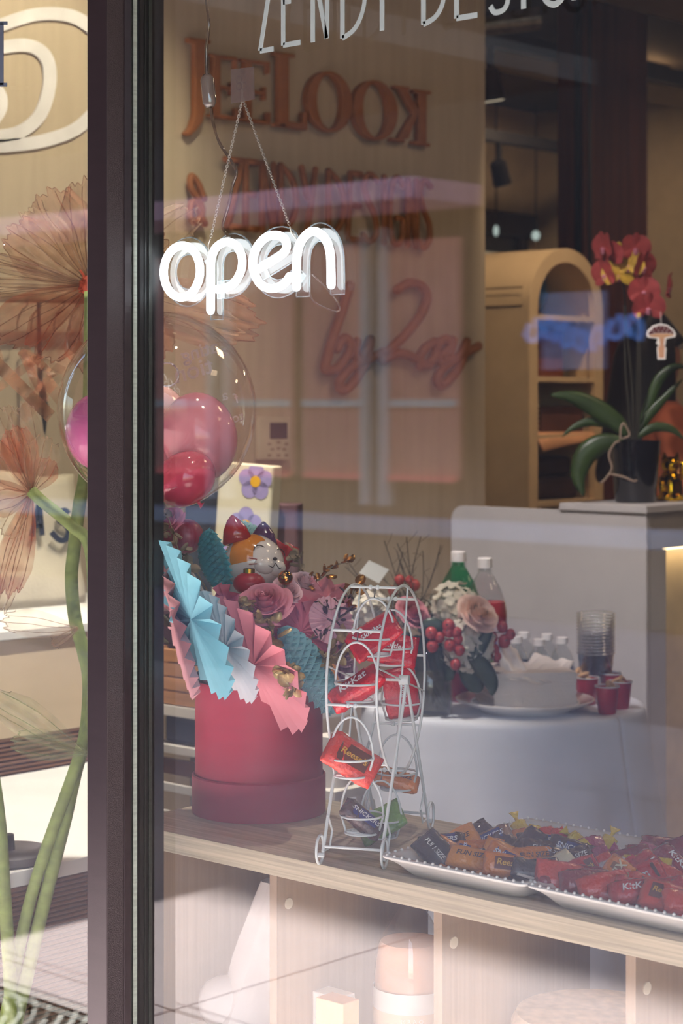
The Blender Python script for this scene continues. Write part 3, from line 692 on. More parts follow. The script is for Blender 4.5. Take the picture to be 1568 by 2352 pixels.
L1 = [(982,1972,'dark','flat','FW',-50),(1015,1940,'brown','bar','SN',10),(1052,1937,'amber','flat','FS',35),(1007,1952,'orange','mini','',60),(1036,1962,'orange','bar','SN',-40),
 (1054,1992,'amber','bar','FS',-8),(1066,1966,'orange','mini','SN',80),(1124,1932,'silver','bar','SN',30),(1103,1954,'orange','bar','',10),(1093,1980,'dark','mini','FW',20),
 (1134,1976,'amber','flat','WP',70),(1166,1978,'orange','bar','SN',-35),(1130,2011,'orange','bar','RE',-12),(1205,1946,'brown','bar','',50),(1242,1940,'brown','bar','SN',-6),
 (1220,1972,'orange','bar','FS',0),(1232,2000,'dark','bar','FW',10),(1183,2018,'dark','mini','',-20),(1196,1902,'yellow','twist','',100),(1228,1915,'yellow','twist','',-15),
 (1195,1921,'orange','twist','',20),(1255,1917,'scarlet','twist','',10),(1252,1955,'brown','bar','FW',-8),(1269,1968,'brown','mini','SN',-25),(1314,1955,'brown','bar','SN',-18),
 (1284,1922,'scarlet','twist','',-5),(1323,1932,'yellow','twist','',-40),(1341,1949,'yellow','twist','',-50),(1357,1945,'pink','mini','',10),(1394,1938,'yellow','twist','',70),
 (1379,1962,'pink','twist','',25),(1273,1997,'cream','bar','',30),(1160,1935,'brown','mini','',-50),(1312,1978,'brown','bar','FW',20),(1150,1995,'brown','mini','SN',15),(1085,1925,'brown','bar','',40)]
L2 = [(1342,1999,'red','round','RE',20),(1282,2024,'scarlet','flat','',-15),(1440,1975,'crimson','bar','',20),(1510,1975,'pink','flat','',-20),(1527,1948,'crimson','bar','WP',-10),
 (1381,1990,'scarlet','mini','',30),(1409,1998,'white','mini','',15),(1409,2020,'orange','flat','TW',60),(1478,2018,'red','flat','MM',25),(1482,1994,'yellow','bar','',0),
 (1366,2050,'scarlet','bar','',12),(1424,2070,'red','bar','KK',8),(1497,2082,'scarlet','flat','RE',-18),(1500,2044,'scarlet','bar','RE',-25),(1543,2066,'red','flat','',40),
 (1532,2014,'scarlet','mini','',-30),(1550,1988,'crimson','bar','KK',-60),(1535,2100,'scarlet','bar','',-5),(1467,2056,'red','bar','',-30),(1510,2002,'red','bar','KK',-50),
 (1360,2014,'crimson','mini','',-10),(1440,2000,'red','mini','',40),(1562,1955,'crimson','flat','',20),(1562,2040,'red','bar','RE',15),(1395,2046,'red','bar','',-10),(1455,2030,'scarlet','mini','TW',-35),(1330,2040,'crimson','bar','',0),(1470,1965,'crimson','mini','',0)]
for Ls, side, n0 in ((L1, 'left', 1), (L2, 'right', 2)):
    order = sorted(range(len(Ls)), key=lambda i: Ls[i][0])
    for rank, i in enumerate(order):
        px, py, kind, size, pr, yaw = Ls[i]
        q = atZ(px, py, 0.799)
        if q.y < 2.383: q.y = 2.383; q.z = 0.806
        tilt = rnd.uniform(-22, 22); roll = rnd.uniform(-18, 18)
        M = look(q, UP*0.62+(-FW)*0.72+RT*rnd.uniform(-0.25, 0.25)) @ Matrix.Rotation(R(yaw), 4, 'Z') @ Matrix.Rotation(R(roll*0.6), 4, 'X')
        tx, tcx, pn = PR[pr]
        candy(kind, size, M, '%s wrapped sweet, %s from the left in the %s tray' % (KIND[kind][1], ORD[rank+1], side), 'sweets in the %s tray' % side, tx, tcx, pn)
# a lower layer of sweets under each heap
for side, cx, nx, kinds in (('left', -1.90, 4, ('orange','brown','amber','dark')), ('right', -1.60, 4, ('red','crimson','scarlet','red'))):
    for i in range(nx):
        for j in range(3):
            if side == 'left' and (i, j) == (0, 2): continue
            q = Vector((cx-0.075+0.05*i, 2.385+0.07*j, 0.7835))
            M = Matrix.Translation(q) @ Matrix.Rotation(rnd.uniform(0, 3), 4, 'Z') @ Matrix.Rotation(R(rnd.uniform(-8, 8)), 4, 'X')
            candy(kinds[(i+j) % 4], 'mini', M, '%s sweet in the lower layer of the %s tray, row %s place %s' % (KIND[kinds[(i+j) % 4]][1], side, ORD[j+1], ORD[i+1]), 'sweets in the %s tray' % side)
for i, (a, b) in enumerate((((1186,2007),(1247,2024)), ((1308,2027),(1372,2026)))):
    p, q = atZ(*a, 0.803), atZ(*b, 0.801)
    t = thing('lollipop', ('lollipop with white stick lying across the gap between the trays', 'lollipop with white stick lying in the right tray')[i], 'lollipop', p)
    s = MB(); s.tube([p, q], 0.0022, 8); s.build('stick', m_cap, t, True)
    s = MB(); s.ell(q, (0.014, 0.012, 0.010), 12, 8); s.build('lollipop_head', KIND['crimson'][0], t, True)

# ------------------------------------------------------------------ miniature ferris wheel stand
m_wire = mat('white_enamel_wire', (222,228,228), 0.3, var=0.03)
FA = Vector((0.898, 0.438, 0)).normalized(); FB = Vector((-FA.y, FA.x, 0))
FC = Vector((-2.182, 2.470, CT)); FR = 0.156; HUB = 0.279
def fw_pt(a, b, z): return FC + FA*a + FB*b + UP*z
fs = thing('ferris_wheel_stand', 'white wire ferris wheel sweet stand on the oak counter', 'candy stand', FC)
WR = 0.0023
for s, nm in ((-1, 'wheel_ring'), (1, 'wheel_ring')):
    b = MB(); b.tube([fw_pt(s*0.0415, -FR*math.cos(2*math.pi*k/48), HUB+FR*math.sin(2*math.pi*k/48)) for k in range(48)], WR, 8, closed=True)
    rg = b.build('wheel_ring', m_wire, fs, 'all')
    for k in range(4):
        th = R(14.5+90*k); b = MB(); b.tube([fw_pt(s*0.0415, 0, HUB), fw_pt(s*0.0415, -FR*math.cos(th), HUB+FR*math.sin(th))], 0.0017, 6); b.build('spoke', m_wire, rg, True)
    b = MB(); b.tube([fw_pt(s*0.038, 0, HUB), fw_pt(s*0.054, 0, HUB)], 0.0085, 14); b.build('hub', m_wire, fs, True)
    for fb in (-1, 1):
        foot = fw_pt(s*0.0485, fb*0.152, 0.022)
        b = MB(); b.tube([fw_pt(s*0.050, 0, HUB), foot], 0.0027, 8); b.build('leg', m_wire, fs, True)
        b = MB(); b.tube([foot+FA*s*0.005+FB*0.020*math.cos(2*math.pi*k/20)+UP*(0.0225*math.sin(2*math.pi*k/20)+0.003) for k in range(20)], 0.0024, 6, closed=True); b.build('foot_wheel', m_wire, fs, 'all')
        b = MB(); b.tube([foot+FA*s*0.0075-UP*0.006, foot-FA*s*0.002-UP*0.006], 0.004, 8); b.build('foot_knob', m_wire, fs, True)
        mid = fw_pt(s*0.0485, fb*0.125, 0.075); b = MB(); b.tube([mid, fw_pt(s*0.0485, fb*0.10, 0.045), fw_pt(s*0.0485, fb*0.115, 0.02), foot], 0.0018, 6); b.build('leg_scroll', m_wire, fs, True)
for fb in (-1, 1):
    b = MB(); b.tube([fw_pt(-0.0485, fb*0.148, 0.029), fw_pt(0.0485, fb*0.148, 0.029)], 0.0022, 8); b.build('foot_bar', m_wire, fs, True)
b = MB(); b.tube([fw_pt(-0.054, 0, HUB), fw_pt(0.054, 0, HUB)], 0.0025, 8); b.build('axle', m_wire, fs, True)
BK = {}
bproto = None
for k in range(8):
    th = R(-8+45*k); cb = fw_pt(0, -FR*math.cos(th), HUB+FR*math.sin(th))
    b = MB(); b.tube([cb-FA*0.0415, cb+FA*0.0415], WR*0.95, 8)
    for s in (-1, 1): b.ell(cb+FA*s*0.006, 0.0042, 8, 6)
    b.build('cross_bar', m_wire, fs, True)
    if bproto is None:
        bproto = thing('hanging_basket', '', '', (0, 0, 0)); 
        h = MB(); h.tube([(0, 0, 0.002), (0.0015, 0.001, -0.006), (0, 0, -0.0175)], 0.001, 5); h.build('hook', mat('steel_hook', (170,170,170), 0.25, metal=0.9), bproto, True, local=True)
        aw_ = [( -0.0275, 0, -0.111), (-0.0355, 0, -0.083)]
        for j in range(17):
            a = math.pi*(1-j/16); aw_.append((0.0355*math.cos(a), 0, -0.083+0.0645*math.sin(a)))
        aw_ += [(0.0355, 0, -0.083), (0.0275, 0, -0.111)]
        ar = MB(); ar.tube(aw_, 0.0019, 8); ar.build('handle_arch', m_wire, bproto, 'all', local=True)
        for r_, z_, nm in ((0.0350, -0.083, 'rim_ring'), (0.0272, -0.111, 'base_ring')):
            q = MB(); q.tube([(r_*math.cos(2*math.pi*j/28), r_*math.sin(2*math.pi*j/28), z_) for j in range(28)], 0.0018, 7, closed=True); q.build(nm, m_wire, bproto, 'all', local=True)
        q = MB()
        for j in (-1, 0, 1): q.tube([(-0.0255 if j == 0 else -0.021, 0.012*j, -0.1115), (0.0255 if j == 0 else 0.021, 0.012*j, -0.1115)], 0.0014, 6)
        q.build('base_wire', m_wire, bproto, True, local=True)
        bo = bproto
    else: bo = copy_tree(bproto)
    for kk in ('category', 'label'):
        if kk in bo: del bo[kk]
    M = frame(cb, FA, UP.cross(FA), UP)
    tag(bo, '%s on the white wire wheel' % ('front middle hanging basket', 'front upper hanging basket', 'topmost hanging basket', 'rear upper hanging basket', 'rear middle hanging basket', 'rear lower hanging basket', 'lowest hanging basket', 'front lower hanging basket')[k], 'basket', 'wire wheel baskets')
    bo.matrix_world = M; BK[k] = cb
def in_basket(k, kind, size, txt, label, rx=0, ry=0, rz=0, dz=0.012, s=1.0):
    t, tc_, pn = PR[txt]
    M = frame(BK[k]+Vector((0, 0, -0.1105+dz)), RT, UP.cross(RT), UP) @ Matrix.Rotation(R(rz), 4, 'Z') @ Matrix.Rotation(R(ry), 4, 'Y') @ Matrix.Rotation(R(rx), 4, 'X') @ Matrix.Scale(s, 4)
    candy(kind, size, M, label, 'sweets in the wire wheel baskets', t, tc_, pn, var=1)
in_basket(2, 'red', 'bag', 'SK', 'red sweet bag with white letters in the topmost basket', 40, -35, 0, 0.03, 1.05)
in_basket(3, 'red', 'bag', 'SK', 'red and yellow fruit sweet bag in the rear upper basket', 55, 10, 0, 0.025)
in_basket(1, 'red', 'bar', 'KK', 'long red wafer bar tilted in the front upper basket', 35, -35, 0, 0.018, 1.25)
in_basket(4, 'red', 'bag', 'SK', 'upright red sweet bag in the rear middle basket', 75, 80, 0, 0.045)
in_basket(0, 'scarlet', 'bag', 'RE', 'orange red cup sweet in the front middle basket', 50, 32, 0, 0.025, 1.05)
in_basket(5, 'orange', 'bar', 'FS', 'orange fun size bar in the rear lower basket', 40, 15, 0, 0.014)
in_basket(7, 'brown', 'bar', 'SN', 'dark brown bar with blue print in the front lower basket', 40, 38, 0, 0.020, 1.0)
in_basket(6, 'green', 'bag', '', 'green and orange sweet bag in the lowest basket', 40, -30, 0, 0.022, 0.95)
# ------------------------------------------------------------------ round red hat box
HC = Vector((-2.535, 2.545, CT+0.0008)); HB = 0.2375
m_hat = mat('raspberry_card', (164,38,64), 0.55, var=0.05, scale=(2,2,40))
hb = thing('hat_box', 'tall round raspberry red hat box on the counter', 'hat box', HC)
T = Matrix.Translation(HC)
MB().lathe([(0.001,0.004),(0.1155,0.004),(0.1155,HB),(0.112,HB),(0.112,HB-0.05),(0.001,HB-0.05)], 64, T).build('box_wall', m_hat, hb, True)
MB().lathe([(0.001,0.0),(0.1205,0.0),(0.121,0.002),(0.121,0.067),(0.1185,0.0695),(0.1165,0.0675)], 64, T).build('base_band', mat('raspberry_band', (160,44,70), 0.55, var=0.05), hb, True)
MB().lathe([(0.001,HB-0.012),(0.1115,HB-0.016)], 40, T).build('foam', mat('dark_foam', (52,50,52), 0.9), hb, True)
MB().lathe([(0.1105,HB-0.03),(0.1125,HB+0.012),(0.113,HB+0.012)], 64, T).build('liner', mat('grey_liner', (92,92,98), 0.4), hb, True)
TWD = -FW
def im(dx, dy): return (RT*dx - UP*dy)
def idir(dx, dy, d=0.0):
    v = im(dx, dy).normalized(); return (v + TWD*d).normalized()
STUMP = HC+Vector((0, 0, HB-0.01))
def rosette(px, py, z, Rpx, mdir, ratio, matl, label, name='paper_rosette', N=24, side=1, depth=0.055, back=None):
    c = at(px, py, z); Rr = Rpx/F*z; m = im(*mdir).normalized()
    pl = Vector((0,0,0)); d2 = Vector((-mdir[1], mdir[0])).normalized()*side; pl = im(d2.x, d2.y).normalized()
    n = (TWD*ratio + pl*math.sqrt(max(0, 1-ratio*ratio))).normalized()
    M = frame(c, m, n.cross(m), n); t = thing(name, label, 'paper fan', M=M, group='paper fans in the hat box')
    v = [(0, 0, 0.006)]; f = []; K = 2*N; rings = (0.03, 0.35, 0.7, 1.0)
    for i, q in enumerate(rings):
        for k in range(K):
            a = 2*math.pi*k/K+0.02*math.sin(k*5.1); pk = 1 if k % 2 else -1
            rr = Rr*q*(1.02 if (i == 3 and pk > 0) else (0.965 if i == 3 else 1)); h = pk*Rr*depth*(0.25+0.75*q)*min(1, q*3)
            v.append((rr*math.cos(a), rr*math.sin(a), h+0.004*(1-q)))
    for k in range(K): f.append((0, 1+k, 1+(k+1) % K))
    for i in range(3):
        for k in range(K): a = 1+i*K; f.append((a+k, a+K+k, a+K+(k+1) % K, a+(k+1) % K))
    b = MB(); b.add(v, f); b.build('pleated_disc', matl, t, False, local=True, fix=False)
    s = MB(); s.tube([c-n*0.004, c-n*0.012+(STUMP-c)*0.2-Vector((0,0,0.0)), STUMP+Vector(((c.x-STUMP.x)*0.25, (c.y-STUMP.y)*0.25, 0))], 0.002, 6); s.build('stick', mat('bamboo_stick', (196,170,130), 0.7), t, True)
    return t
def paper(name, col):
    m = mat(name, col, 0.8, var=0.04, scale=20); p = m.node_tree.nodes['Principled BSDF']
    m.use_backface_culling = False; return m
p_blue = paper('sky_blue_paper', (140,208,226)); p_white = paper('white_paper', (240,240,247)); p_pink = paper('pink_paper', (222,140,152)); p_pale = paper('pale_pink_paper', (226,168,174)); p_dust = paper('dusty_pink_paper', (204,112,132)); p_mag = paper('magenta_paper', (176,70,110))
rosette(443, 1421, 3.37, 196, (0.385, 0.92), 0.33, p_blue, 'large sky blue pleated fan leaning over the box front', N=22)
rosette(522, 1484, 3.395, 140, (0.40, 0.92), 0.36, p_white, 'white pleated fan between the sky blue and pink fans', N=22)
rosette(586, 1524, 3.42, 186, (0.56, 0.83), 0.44, p_pink, 'large pink pleated fan hanging over the box rim', N=20)
rosette(396, 1402, 3.50, 205, (0.26, 0.965), 0.16, p_pale, 'pale pink pleated fan seen edge on at the far left', N=26)
rosette(414, 1452, 3.60, 118, (0.2, 0.98), 0.16, p_blue, 'small sky blue fan half hidden behind the pale pink one', N=20)
rosette(690, 1452, 3.55, 96, (0.8, 0.6), 0.75, p_dust, 'dusty pink fan behind the tissue honeycomb', N=14, side=-1)
rosette(748, 1376, 3.60, 62, (0.9, 0.3), 0.7, p_pink, 'pink fan with pointed tips at the right of the bouquet', N=9, side=-1, depth=0.2)
rosette(523, 1378, 3.46, 44, (0.5, 0.85), 0.6, p_dust, 'small dusty pink fan beside the big rose', N=8, side=1, depth=0.22)
rosette(372, 1245, 3.56, 95, (0.2, 0.98), 0.3, p_mag, 'magenta fan behind the mullion edge', N=16)
rosette(760, 1425, 3.52, 58, (0.6, 0.8), 0.8, paper('blush_paper', (226,176,186)), 'blush coloured fan next to the ferris wheel stand', N=24, side=-1, depth=0.06)
# tissue honeycombs
def honey(p0, p1, wpx, z, n, matl, label, rows=10, cols=3):
    A, B = at(*p0, z), at(*p1, z); c = (A+B)/2; L_ = (B-A).length; m = (B-A).normalized(); n = Vector(n); n = (n-m*n.dot(m)).normalized(); s = n.cross(m); Wd = wpx/F*z/2; H = Wd*0.55
    t = thing('tissue_honeycomb', label, 'tissue honeycomb', c, 'tissue honeycombs in the hat box')
    def surf(q, x):
        e = math.sqrt(max(0.0, math.sin(math.pi*min(1, max(0, q))))); return c+m*(q-0.5)*L_+s*(x*Wd*(0.1+0.9*e))+n*(H*math.sqrt(max(0, 1-x*x*0.9))*e)
    b = MB()
    def cell(u, v):
        x = -1+2*v; p = surf(u, x); nn = (n*math.sqrt(max(0.05, 1-x*x))+s*x*0.9).normalized()
        i, k = u*rows, v*cols; s1 = abs(((i+k) % 1.0)-0.5)*2; s2 = abs(((i-k) % 1.0)-0.5)*2; rg = max(s1, s2)
        return tuple(p+nn*(0.011*rg**2-0.006)+m*0.004*rg)
    b.grid(cell, rows*8, cols*8); b.build('tissue_cells', matl, t, False, fix=False)
    b = MB(); b.tube([c-n*0.002, STUMP], 0.002, 6); b.build('stick', _M['bamboo_stick'], t)
def tissue(name, col): return glassy(name, (255,255,255), 0.02, opac=0.96, ocol=col)
honey((478,1212), (520,1352), 96, 3.575, idir(-0.2, 0.0, 0.95), tissue('teal_tissue', (96,186,202)), 'teal tissue honeycomb beside the cat ear')
honey((640,1440), (762,1636), 112, 3.47, idir(0.25, -0.1, 0.9), tissue('aqua_tissue', (176,228,236)), 'pale blue tissue honeycomb over the front right rim', 12, 3)
honey((520,1204), (618,1262), 66, 3.70, idir(0.2, -0.4, 0.8), tissue('mint_tissue', (190,226,226)), 'mint tissue honeycomb behind the cat head', 9, 3)
# roses
def rose(px, py, z, Rpx, n, matl, label, name='rose', cat='rose', seed=1, group='roses'):
    c = at(px, py, z); Rr = Rpx/F*z; M = look(c, n); r = random.Random(seed)
    t = thing(name, label, cat, M=M, group=group)
    for li, (cnt, rk, zk, span) in enumerate(((3, 0.12, 0.50, 95), (3, 0.24, 0.50, 85), (4, 0.38, 0.46, 68), (5, 0.55, 0.36, 56), (6, 0.76, 0.18, 46), (6, 0.98, -0.06, 44))):
        for k in range(cnt):
            a0 = 2*math.pi*k/cnt+li*0.7+r.uniform(-0.12, 0.12); sp = R(span); tw = r.uniform(0.06, 0.12); zz = zk+r.uniform(-0.03, 0.03)
            def f(u, v):
                x = -1+2*u; a = a0+x*sp; rad = rk*Rr*(v**0.55)*(1+tw*x)*(1-0.05*x*x); z_ = Rr*(-0.45+(zz+0.45)*v**1.3-0.16*(x**4)*v+0.02*math.sin(5*x+li))
                if v > 0.82: k_ = (v-0.82)/0.18; rad += Rr*(0.03+0.05*li/5)*k_; z_ -= Rr*(0.005+0.03*li/5)*k_*k_*2
                return (rad*math.cos(a), rad*math.sin(a), z_)
            b = MB(); b.grid(f, 10, 9); b.build('petal', matl, t, 'all', local=True, fix=False)
    b = MB(); b.tube([(0.075*Rr*math.cos(q*0.75)*(1-q/30), 0.075*Rr*math.sin(q*0.75)*(1-q/30), 0.2*Rr+0.014*Rr*q) for q in range(22)], 0.03*Rr, 6); b.build('rose_heart', matl, t, 'all', local=True)
    b = MB(); b.ell((0, 0, -0.35*Rr), (0.5*Rr, 0.5*Rr, 0.3*Rr), 12, 8); b.build('rose_base', matl, t, 'all', local=True)
def petmat(name, col): return mat(name, col, 0.7, var=0.08, scale=30, sss=0.0)
rose(606, 1382, 3.44, 64, idir(-0.05, -0.45, 0.8), petmat('pink_petal', (232,150,164)), 'large open pink rose in the middle of the hat box', seed=3)
rose(662, 1352, 3.55, 36, idir(0.3, -0.5, 0.7), petmat('pale_petal', (232,186,194)), 'small pale pink rose behind the large open rose', seed=5)
rose(700, 1336, 3.62, 38, idir(0.3, -0.8, 0.5), petmat('blush_petal', (232,196,202)), 'frilly blush carnation by the gold ball', 'carnation', 'carnation', 8)
rose(782, 1495, 3.60, 40, idir(0.2, -0.3, 0.8), petmat('lilac_petal', (206,168,190)), 'lilac carnation behind the wire wheel', 'carnation', 'carnation', 9)
rose(800, 1540, 3.60, 34, idir(0.2, -0.1, 0.8), petmat('lilac_petal', (206,168,190)), 'lower lilac carnation behind the wire wheel', 'carnation', 'carnation', 11)
rose(383, 1195, 3.55, 42, idir(-0.3, -0.5, 0.7), petmat('rosy_petal', (206,120,146)), 'rosy carnation under the balloon', 'carnation', 'carnation', 12)
# gold sprigs
m_gold = mat('gold_leaf', (206,180,126), 0.35, metal=0.35, var=0.25, scale=60); m_dry = mat('dried_leaf', (150,128,104), 0.8, var=0.25, scale=40); m_gold2 = mat('copper_gold', (190,128,60), 0.3, metal=0.8, var=0.25, scale=60)
def sprig(pts, label, matl, leaf=0.010, n=14, cat='sprig', name='gold_sprig', spread=0.008, seed=1, narrow=0.75):
    r = random.Random(seed); P = smoothpts(pts, 6); t = thing(name, label, cat, P[0], 'sprigs in the bouquet')
    b = MB(); b.tube(P, 0.0012, 5); b.build('stem', m_dry, t, True)
    lm = None
    for k in range(n):
        q = P[min(len(P)-1, int(k/n*len(P)))]; d = Vector((r.uniform(-1,1), r.uniform(-1,1), r.uniform(-0.6,1))).normalized()
        if lm is None:
            l = MB(); l.grid(lambda u, v: ((u-0.5)*2*leaf*narrow*math.sqrt(max(0.02, 1-(2*v-1)**2)), leaf*0.35*(((u-0.5)*2)**2)+leaf*0.4*(v-0.5)**2, v*leaf*2), 4, 5); lm = l.mesh('leaf', matl, smooth='all', fix=False)
        o = obj('leaf', lm, t); o.matrix_local = Matrix.Translation(q-P[0]+d*spread*r.random()) @ look((0,0,0), d, Vector((r.random(), r.random(), r.random()))) @ Matrix.Rotation(r.uniform(0, 6), 4, 'Z') @ Matrix.Scale(r.uniform(0.7, 1.25), 4)
    return t
def PX(l, z): return [at(a, b, z) for a, b in l]
sprig(PX([(545,1425),(548,1400),(556,1385)], 3.40), 'tan gold leaf cluster left of the big rose', m_gold, 0.010, 30, seed=1, spread=0.012)
sprig(PX([(622,1470),(615,1440),(610,1420)], 3.41), 'pale gold leaf cluster below the big rose', m_gold, 0.011, 30, seed=2, spread=0.014)
sprig(PX([(672,1590),(668,1560),(660,1535)], 3.33), 'dull gold leaf cluster in front of the pale blue honeycomb', m_gold, 0.011, 30, seed=3, spread=0.012)
sprig(PX([(740,1500),(765,1505),(795,1480)], 3.50), 'broad gold leaves above the pale blue honeycomb', m_gold, 0.015, 26, seed=4, spread=0.018)
sprig(PX([(700,1345),(735,1330),(765,1300),(803,1292)], 3.62), 'coppery leaf sprig stretching right above the bouquet', m_gold2, 0.009, 18, seed=5)
sprig(PX([(690,1330),(688,1290),(678,1262)], 3.66), 'upright dried tan sprig right of the cat', m_dry, 0.009, 16, seed=6)
sprig(PX([(795,1410),(808,1372),(815,1345)], 3.60), 'gold leaves beside the top of the wire wheel', m_gold2, 0.010, 12, seed=7)
sprig(PX([(365,1160),(388,1195),(402,1240),(420,1290),(445,1330)], 3.50), 'trailing grey dried eucalyptus at the left', m_dry, 0.010, 30, seed=8, name='dried_eucalyptus', cat='eucalyptus')
sprig(PX([(730,1380),(760,1400),(790,1378),(800,1360)], 3.52), 'dark eucalyptus tip in front of the pink fan', mat('dark_eucalypt', (84,62,66), 0.7), 0.008, 16, seed=9, name='eucalyptus_sprig', cat='eucalyptus', narrow=0.45)
sprig(PX([(735,1470),(750,1445),(775,1425),(800,1405)], 3.47), 'fine dark leaf sprig across the blush fan', _M['dark_eucalypt'], 0.007, 18, seed=10, name='eucalyptus_sprig', cat='eucalyptus', narrow=0.35)
sprig(PX([(365,1480),(372,1430),(366,1390),(364,1330)], 3.55), 'olive leaves hanging behind the black frame', mat('olive_leaf', (120,116,86), 0.7), 0.016, 12, seed=11, name='olive_sprig', cat='leaf sprig', narrow=0.4)
# small decorations
c = at(655, 1327, 3.52); t = thing('gold_ball', 'shiny gold bauble below the cat cheek', 'bauble', c)
b = MB(); b.ell(c, 0.0135, 18, 12); b.build('ball', mat('gold_chrome', (214,150,80), 0.12, metal=1.0, var=0.1), t, 'all')
b = MB(); b.tube([c-Vector((0,0,0.012)), STUMP+Vector((0.02,0,0))], 0.0012, 5); b.build('stem', m_dry, t)
c = at(572, 1340, 3.50); t = thing('paper_lantern', 'little red lantern with gold collar in front of the cat', 'lantern', c)
b = MB(); b.ell(c, (0.029, 0.029, 0.02), 24, 12); b.build('lantern_body', mat('lantern_red', (160,16,40), 0.4), t, 'all')
b = MB(); b.lathe([(0.001,0.016),(0.0105,0.016),(0.0105,0.026),(0.009,0.026),(0.009,0.02)], 20, Matrix.Translation(c)); b.build('gold_collar', mat('gold_chrome2', (222,180,80), 0.15, metal=1.0, var=0.1), t, True)
b = MB(); b.tube([c-Vector((0,0,0.018)), STUMP], 0.0015, 5); b.build('stem', m_dry, t)
c = at(645, 1268, 3.70); t = thing('red_bow', 'red ribbon bow behind the cat head', 'ribbon bow', c)
m_rib = mat('red_ribbon', (176,26,36), 0.4)
for (dx, dy, w_, h_, rot) in ((-8, -12, 58, 30, -35), (12, 18, 30, 75, -28), (-20, 10, 46, 26, 20)):
    q = at(645+dx, 1268+dy, 3.70); b = MB()
    Mx = facing(q) @ Matrix.Rotation(R(rot), 4, 'Z'); s_ = 3.7/F
    b.grid(lambda u, v: tuple(Mx @ Vector(((u-0.5)*w_*s_, (v-0.5)*h_*s_, 0.012*math.sin(u*math.pi)))), 8, 4); b.build('ribbon_loop', m_rib, t, 'all', solid=0.001)
c = at(428, 1232, 3.62); t = thing('striped_bauble', 'crimson bauble with white streaks under the balloon', 'bauble', c)
b = MB(); b.ell(c, (0.032, 0.032, 0.032), 20, 14); b.build('ball', mat('streaked_crimson', (150,24,56), 0.3, col2=(190,110,130), scale=(90,90,12)), t, 'all')
b = MB(); b.tube([c-Vector((0,0,0.03)), STUMP], 0.0015, 5); b.build('stem', m_dry, t)
# lucky cat
CC = at(582, 1292, 3.60); cz = idir(0.30, -0.10, 0.90); cup = (UP+im(0.45, 0)*0.6).normalized()
CM = look(CC, cz, cup) @ Matrix.Scale(1.18, 4)
ct = thing('lucky_cat', 'glazed white lucky cat with orange patch and closed smiling eyes', 'figurine', M=CM)
m_glz = mat('white_glaze', (228,214,206), 0.12, var=0.03, coat=0.6)
b = MB(); b.ell((0, 0, 0), (0.050, 0.043, 0.044), 28, 20); b.ell((0.012, -0.012, 0.034), (0.020, 0.014, 0.014), 16, 10); b.ell((-0.010, -0.012, 0.034), (0.020, 0.014, 0.014), 16, 10); b.build('head', m_glz, ct, 'all', local=True)
b = MB(); b.ell((0, -0.062, -0.02), (0.042, 0.048, 0.04), 20, 14); b.build('body', m_glz, ct, 'all', local=True)
b = MB()
def patch(u, v):
    a = R(100+u*95); p = R(2+v*48); r_ = 1.012; return (0.050*r_*math.cos(p)*math.cos(a)*1.0, 0.043*r_*math.sin(a)*math.cos(p), 0.044*r_*math.sin(p))
b.grid(patch, 10, 8); b.build('orange_patch', mat('orange_glaze', (222,134,40), 0.12, coat=0.6), ct, 'all', local=True, fix=False)
for s, colr, nm in ((-1, (170,40,46), 'red_ear'), (1, (84,50,86), 'purple_ear')):
    b = MB(); b.tube([(s*0.026-0.008, 0.026, 0.002), (s*0.030-0.008, 0.048, 0.0), (s*0.032-0.008, 0.062, -0.002), (s*0.033-0.008, 0.069, -0.002)], [0.024, 0.018, 0.009, 0.002], 14, flat=0.55); b.build('ear', mat(nm, colr, 0.15, coat=0.5), ct, 'all', local=True)
m_ink = mat('dark_ink', (60,40,36), 0.5); m_wh = mat('red_ink', (170,60,50), 0.5)
for s in (-1, 1):
    b = MB(); b.tube([(s*0.021+0.011*math.cos(a), 0.008+0.009*math.sin(a), 0.0405-0.30*abs(s*0.021+0.011*math.cos(a))**1.2*0.9) for a in [math.pi*k/10 for k in range(11)]], 0.0009, 5); b.build('eye_line', m_ink, ct, True, local=True)
    for k in range(2):
        b = MB(); b.tube([(s*0.028, -0.006-0.007*k, 0.0385), (s*0.038, -0.004-0.010*k, 0.031)], 0.0008, 5); b.build('whisker', m_wh, ct, True, local=True)
b = MB(); b.ell((0.001, -0.003, 0.0475), (0.004, 0.003, 0.003), 10, 6); b.build('nose', m_ink, ct, 'all', local=True)
b = MB(); b.tube([(-0.014, -0.014, 0.0465), (-0.006, -0.018, 0.049), (0.001, -0.010, 0.0485), (0.008, -0.018, 0.049), (0.016, -0.014, 0.0465)], 0.0008, 5); b.build('mouth', m_ink, ct, True, local=True)
# ------------------------------------------------------------------ bubble balloon
BC = at(361, 944, 3.70); BRr = 228/F*3.70
bb = thing('bubble_balloon', 'big clear bubble balloon holding pink balloons above the hat box', 'balloon', BC)
b = MB(); b.ell(BC, (BRr, BRr, BRr*1.01), 64, 40)
b.build('clear_skin', glassy('bubble_skin', (250,248,244), 0.045, power=3.2), bb, 'all')
b = MB(); nk = BC-Vector((0, 0, BRr)); b.tube([nk+Vector((0,0,0.006)), nk-Vector((0,0,0.012)), nk-Vector((0,0,0.03))], [0.014, 0.006, 0.010], 12); b.build('neck', glassy('bubble_skin2', (245,235,235), 0.1), bb, 'all')
b = MB(); b.tube([nk-Vector((0,0,0.01)), STUMP], 0.003, 6); b.build('stick', m_cap, bb)
b = MB(); s_ = at(382, 860, 3.70); b.tube([s_+RT*0.022*math.cos(a)+UP*0.022*math.sin(a)+FW*0.002*a for a in [0.35*k for k in range(36)]], 0.0018, 6); b.build('valve_coil', glassy('valve_clear', (240,240,245), 0.25), bb, 'all')
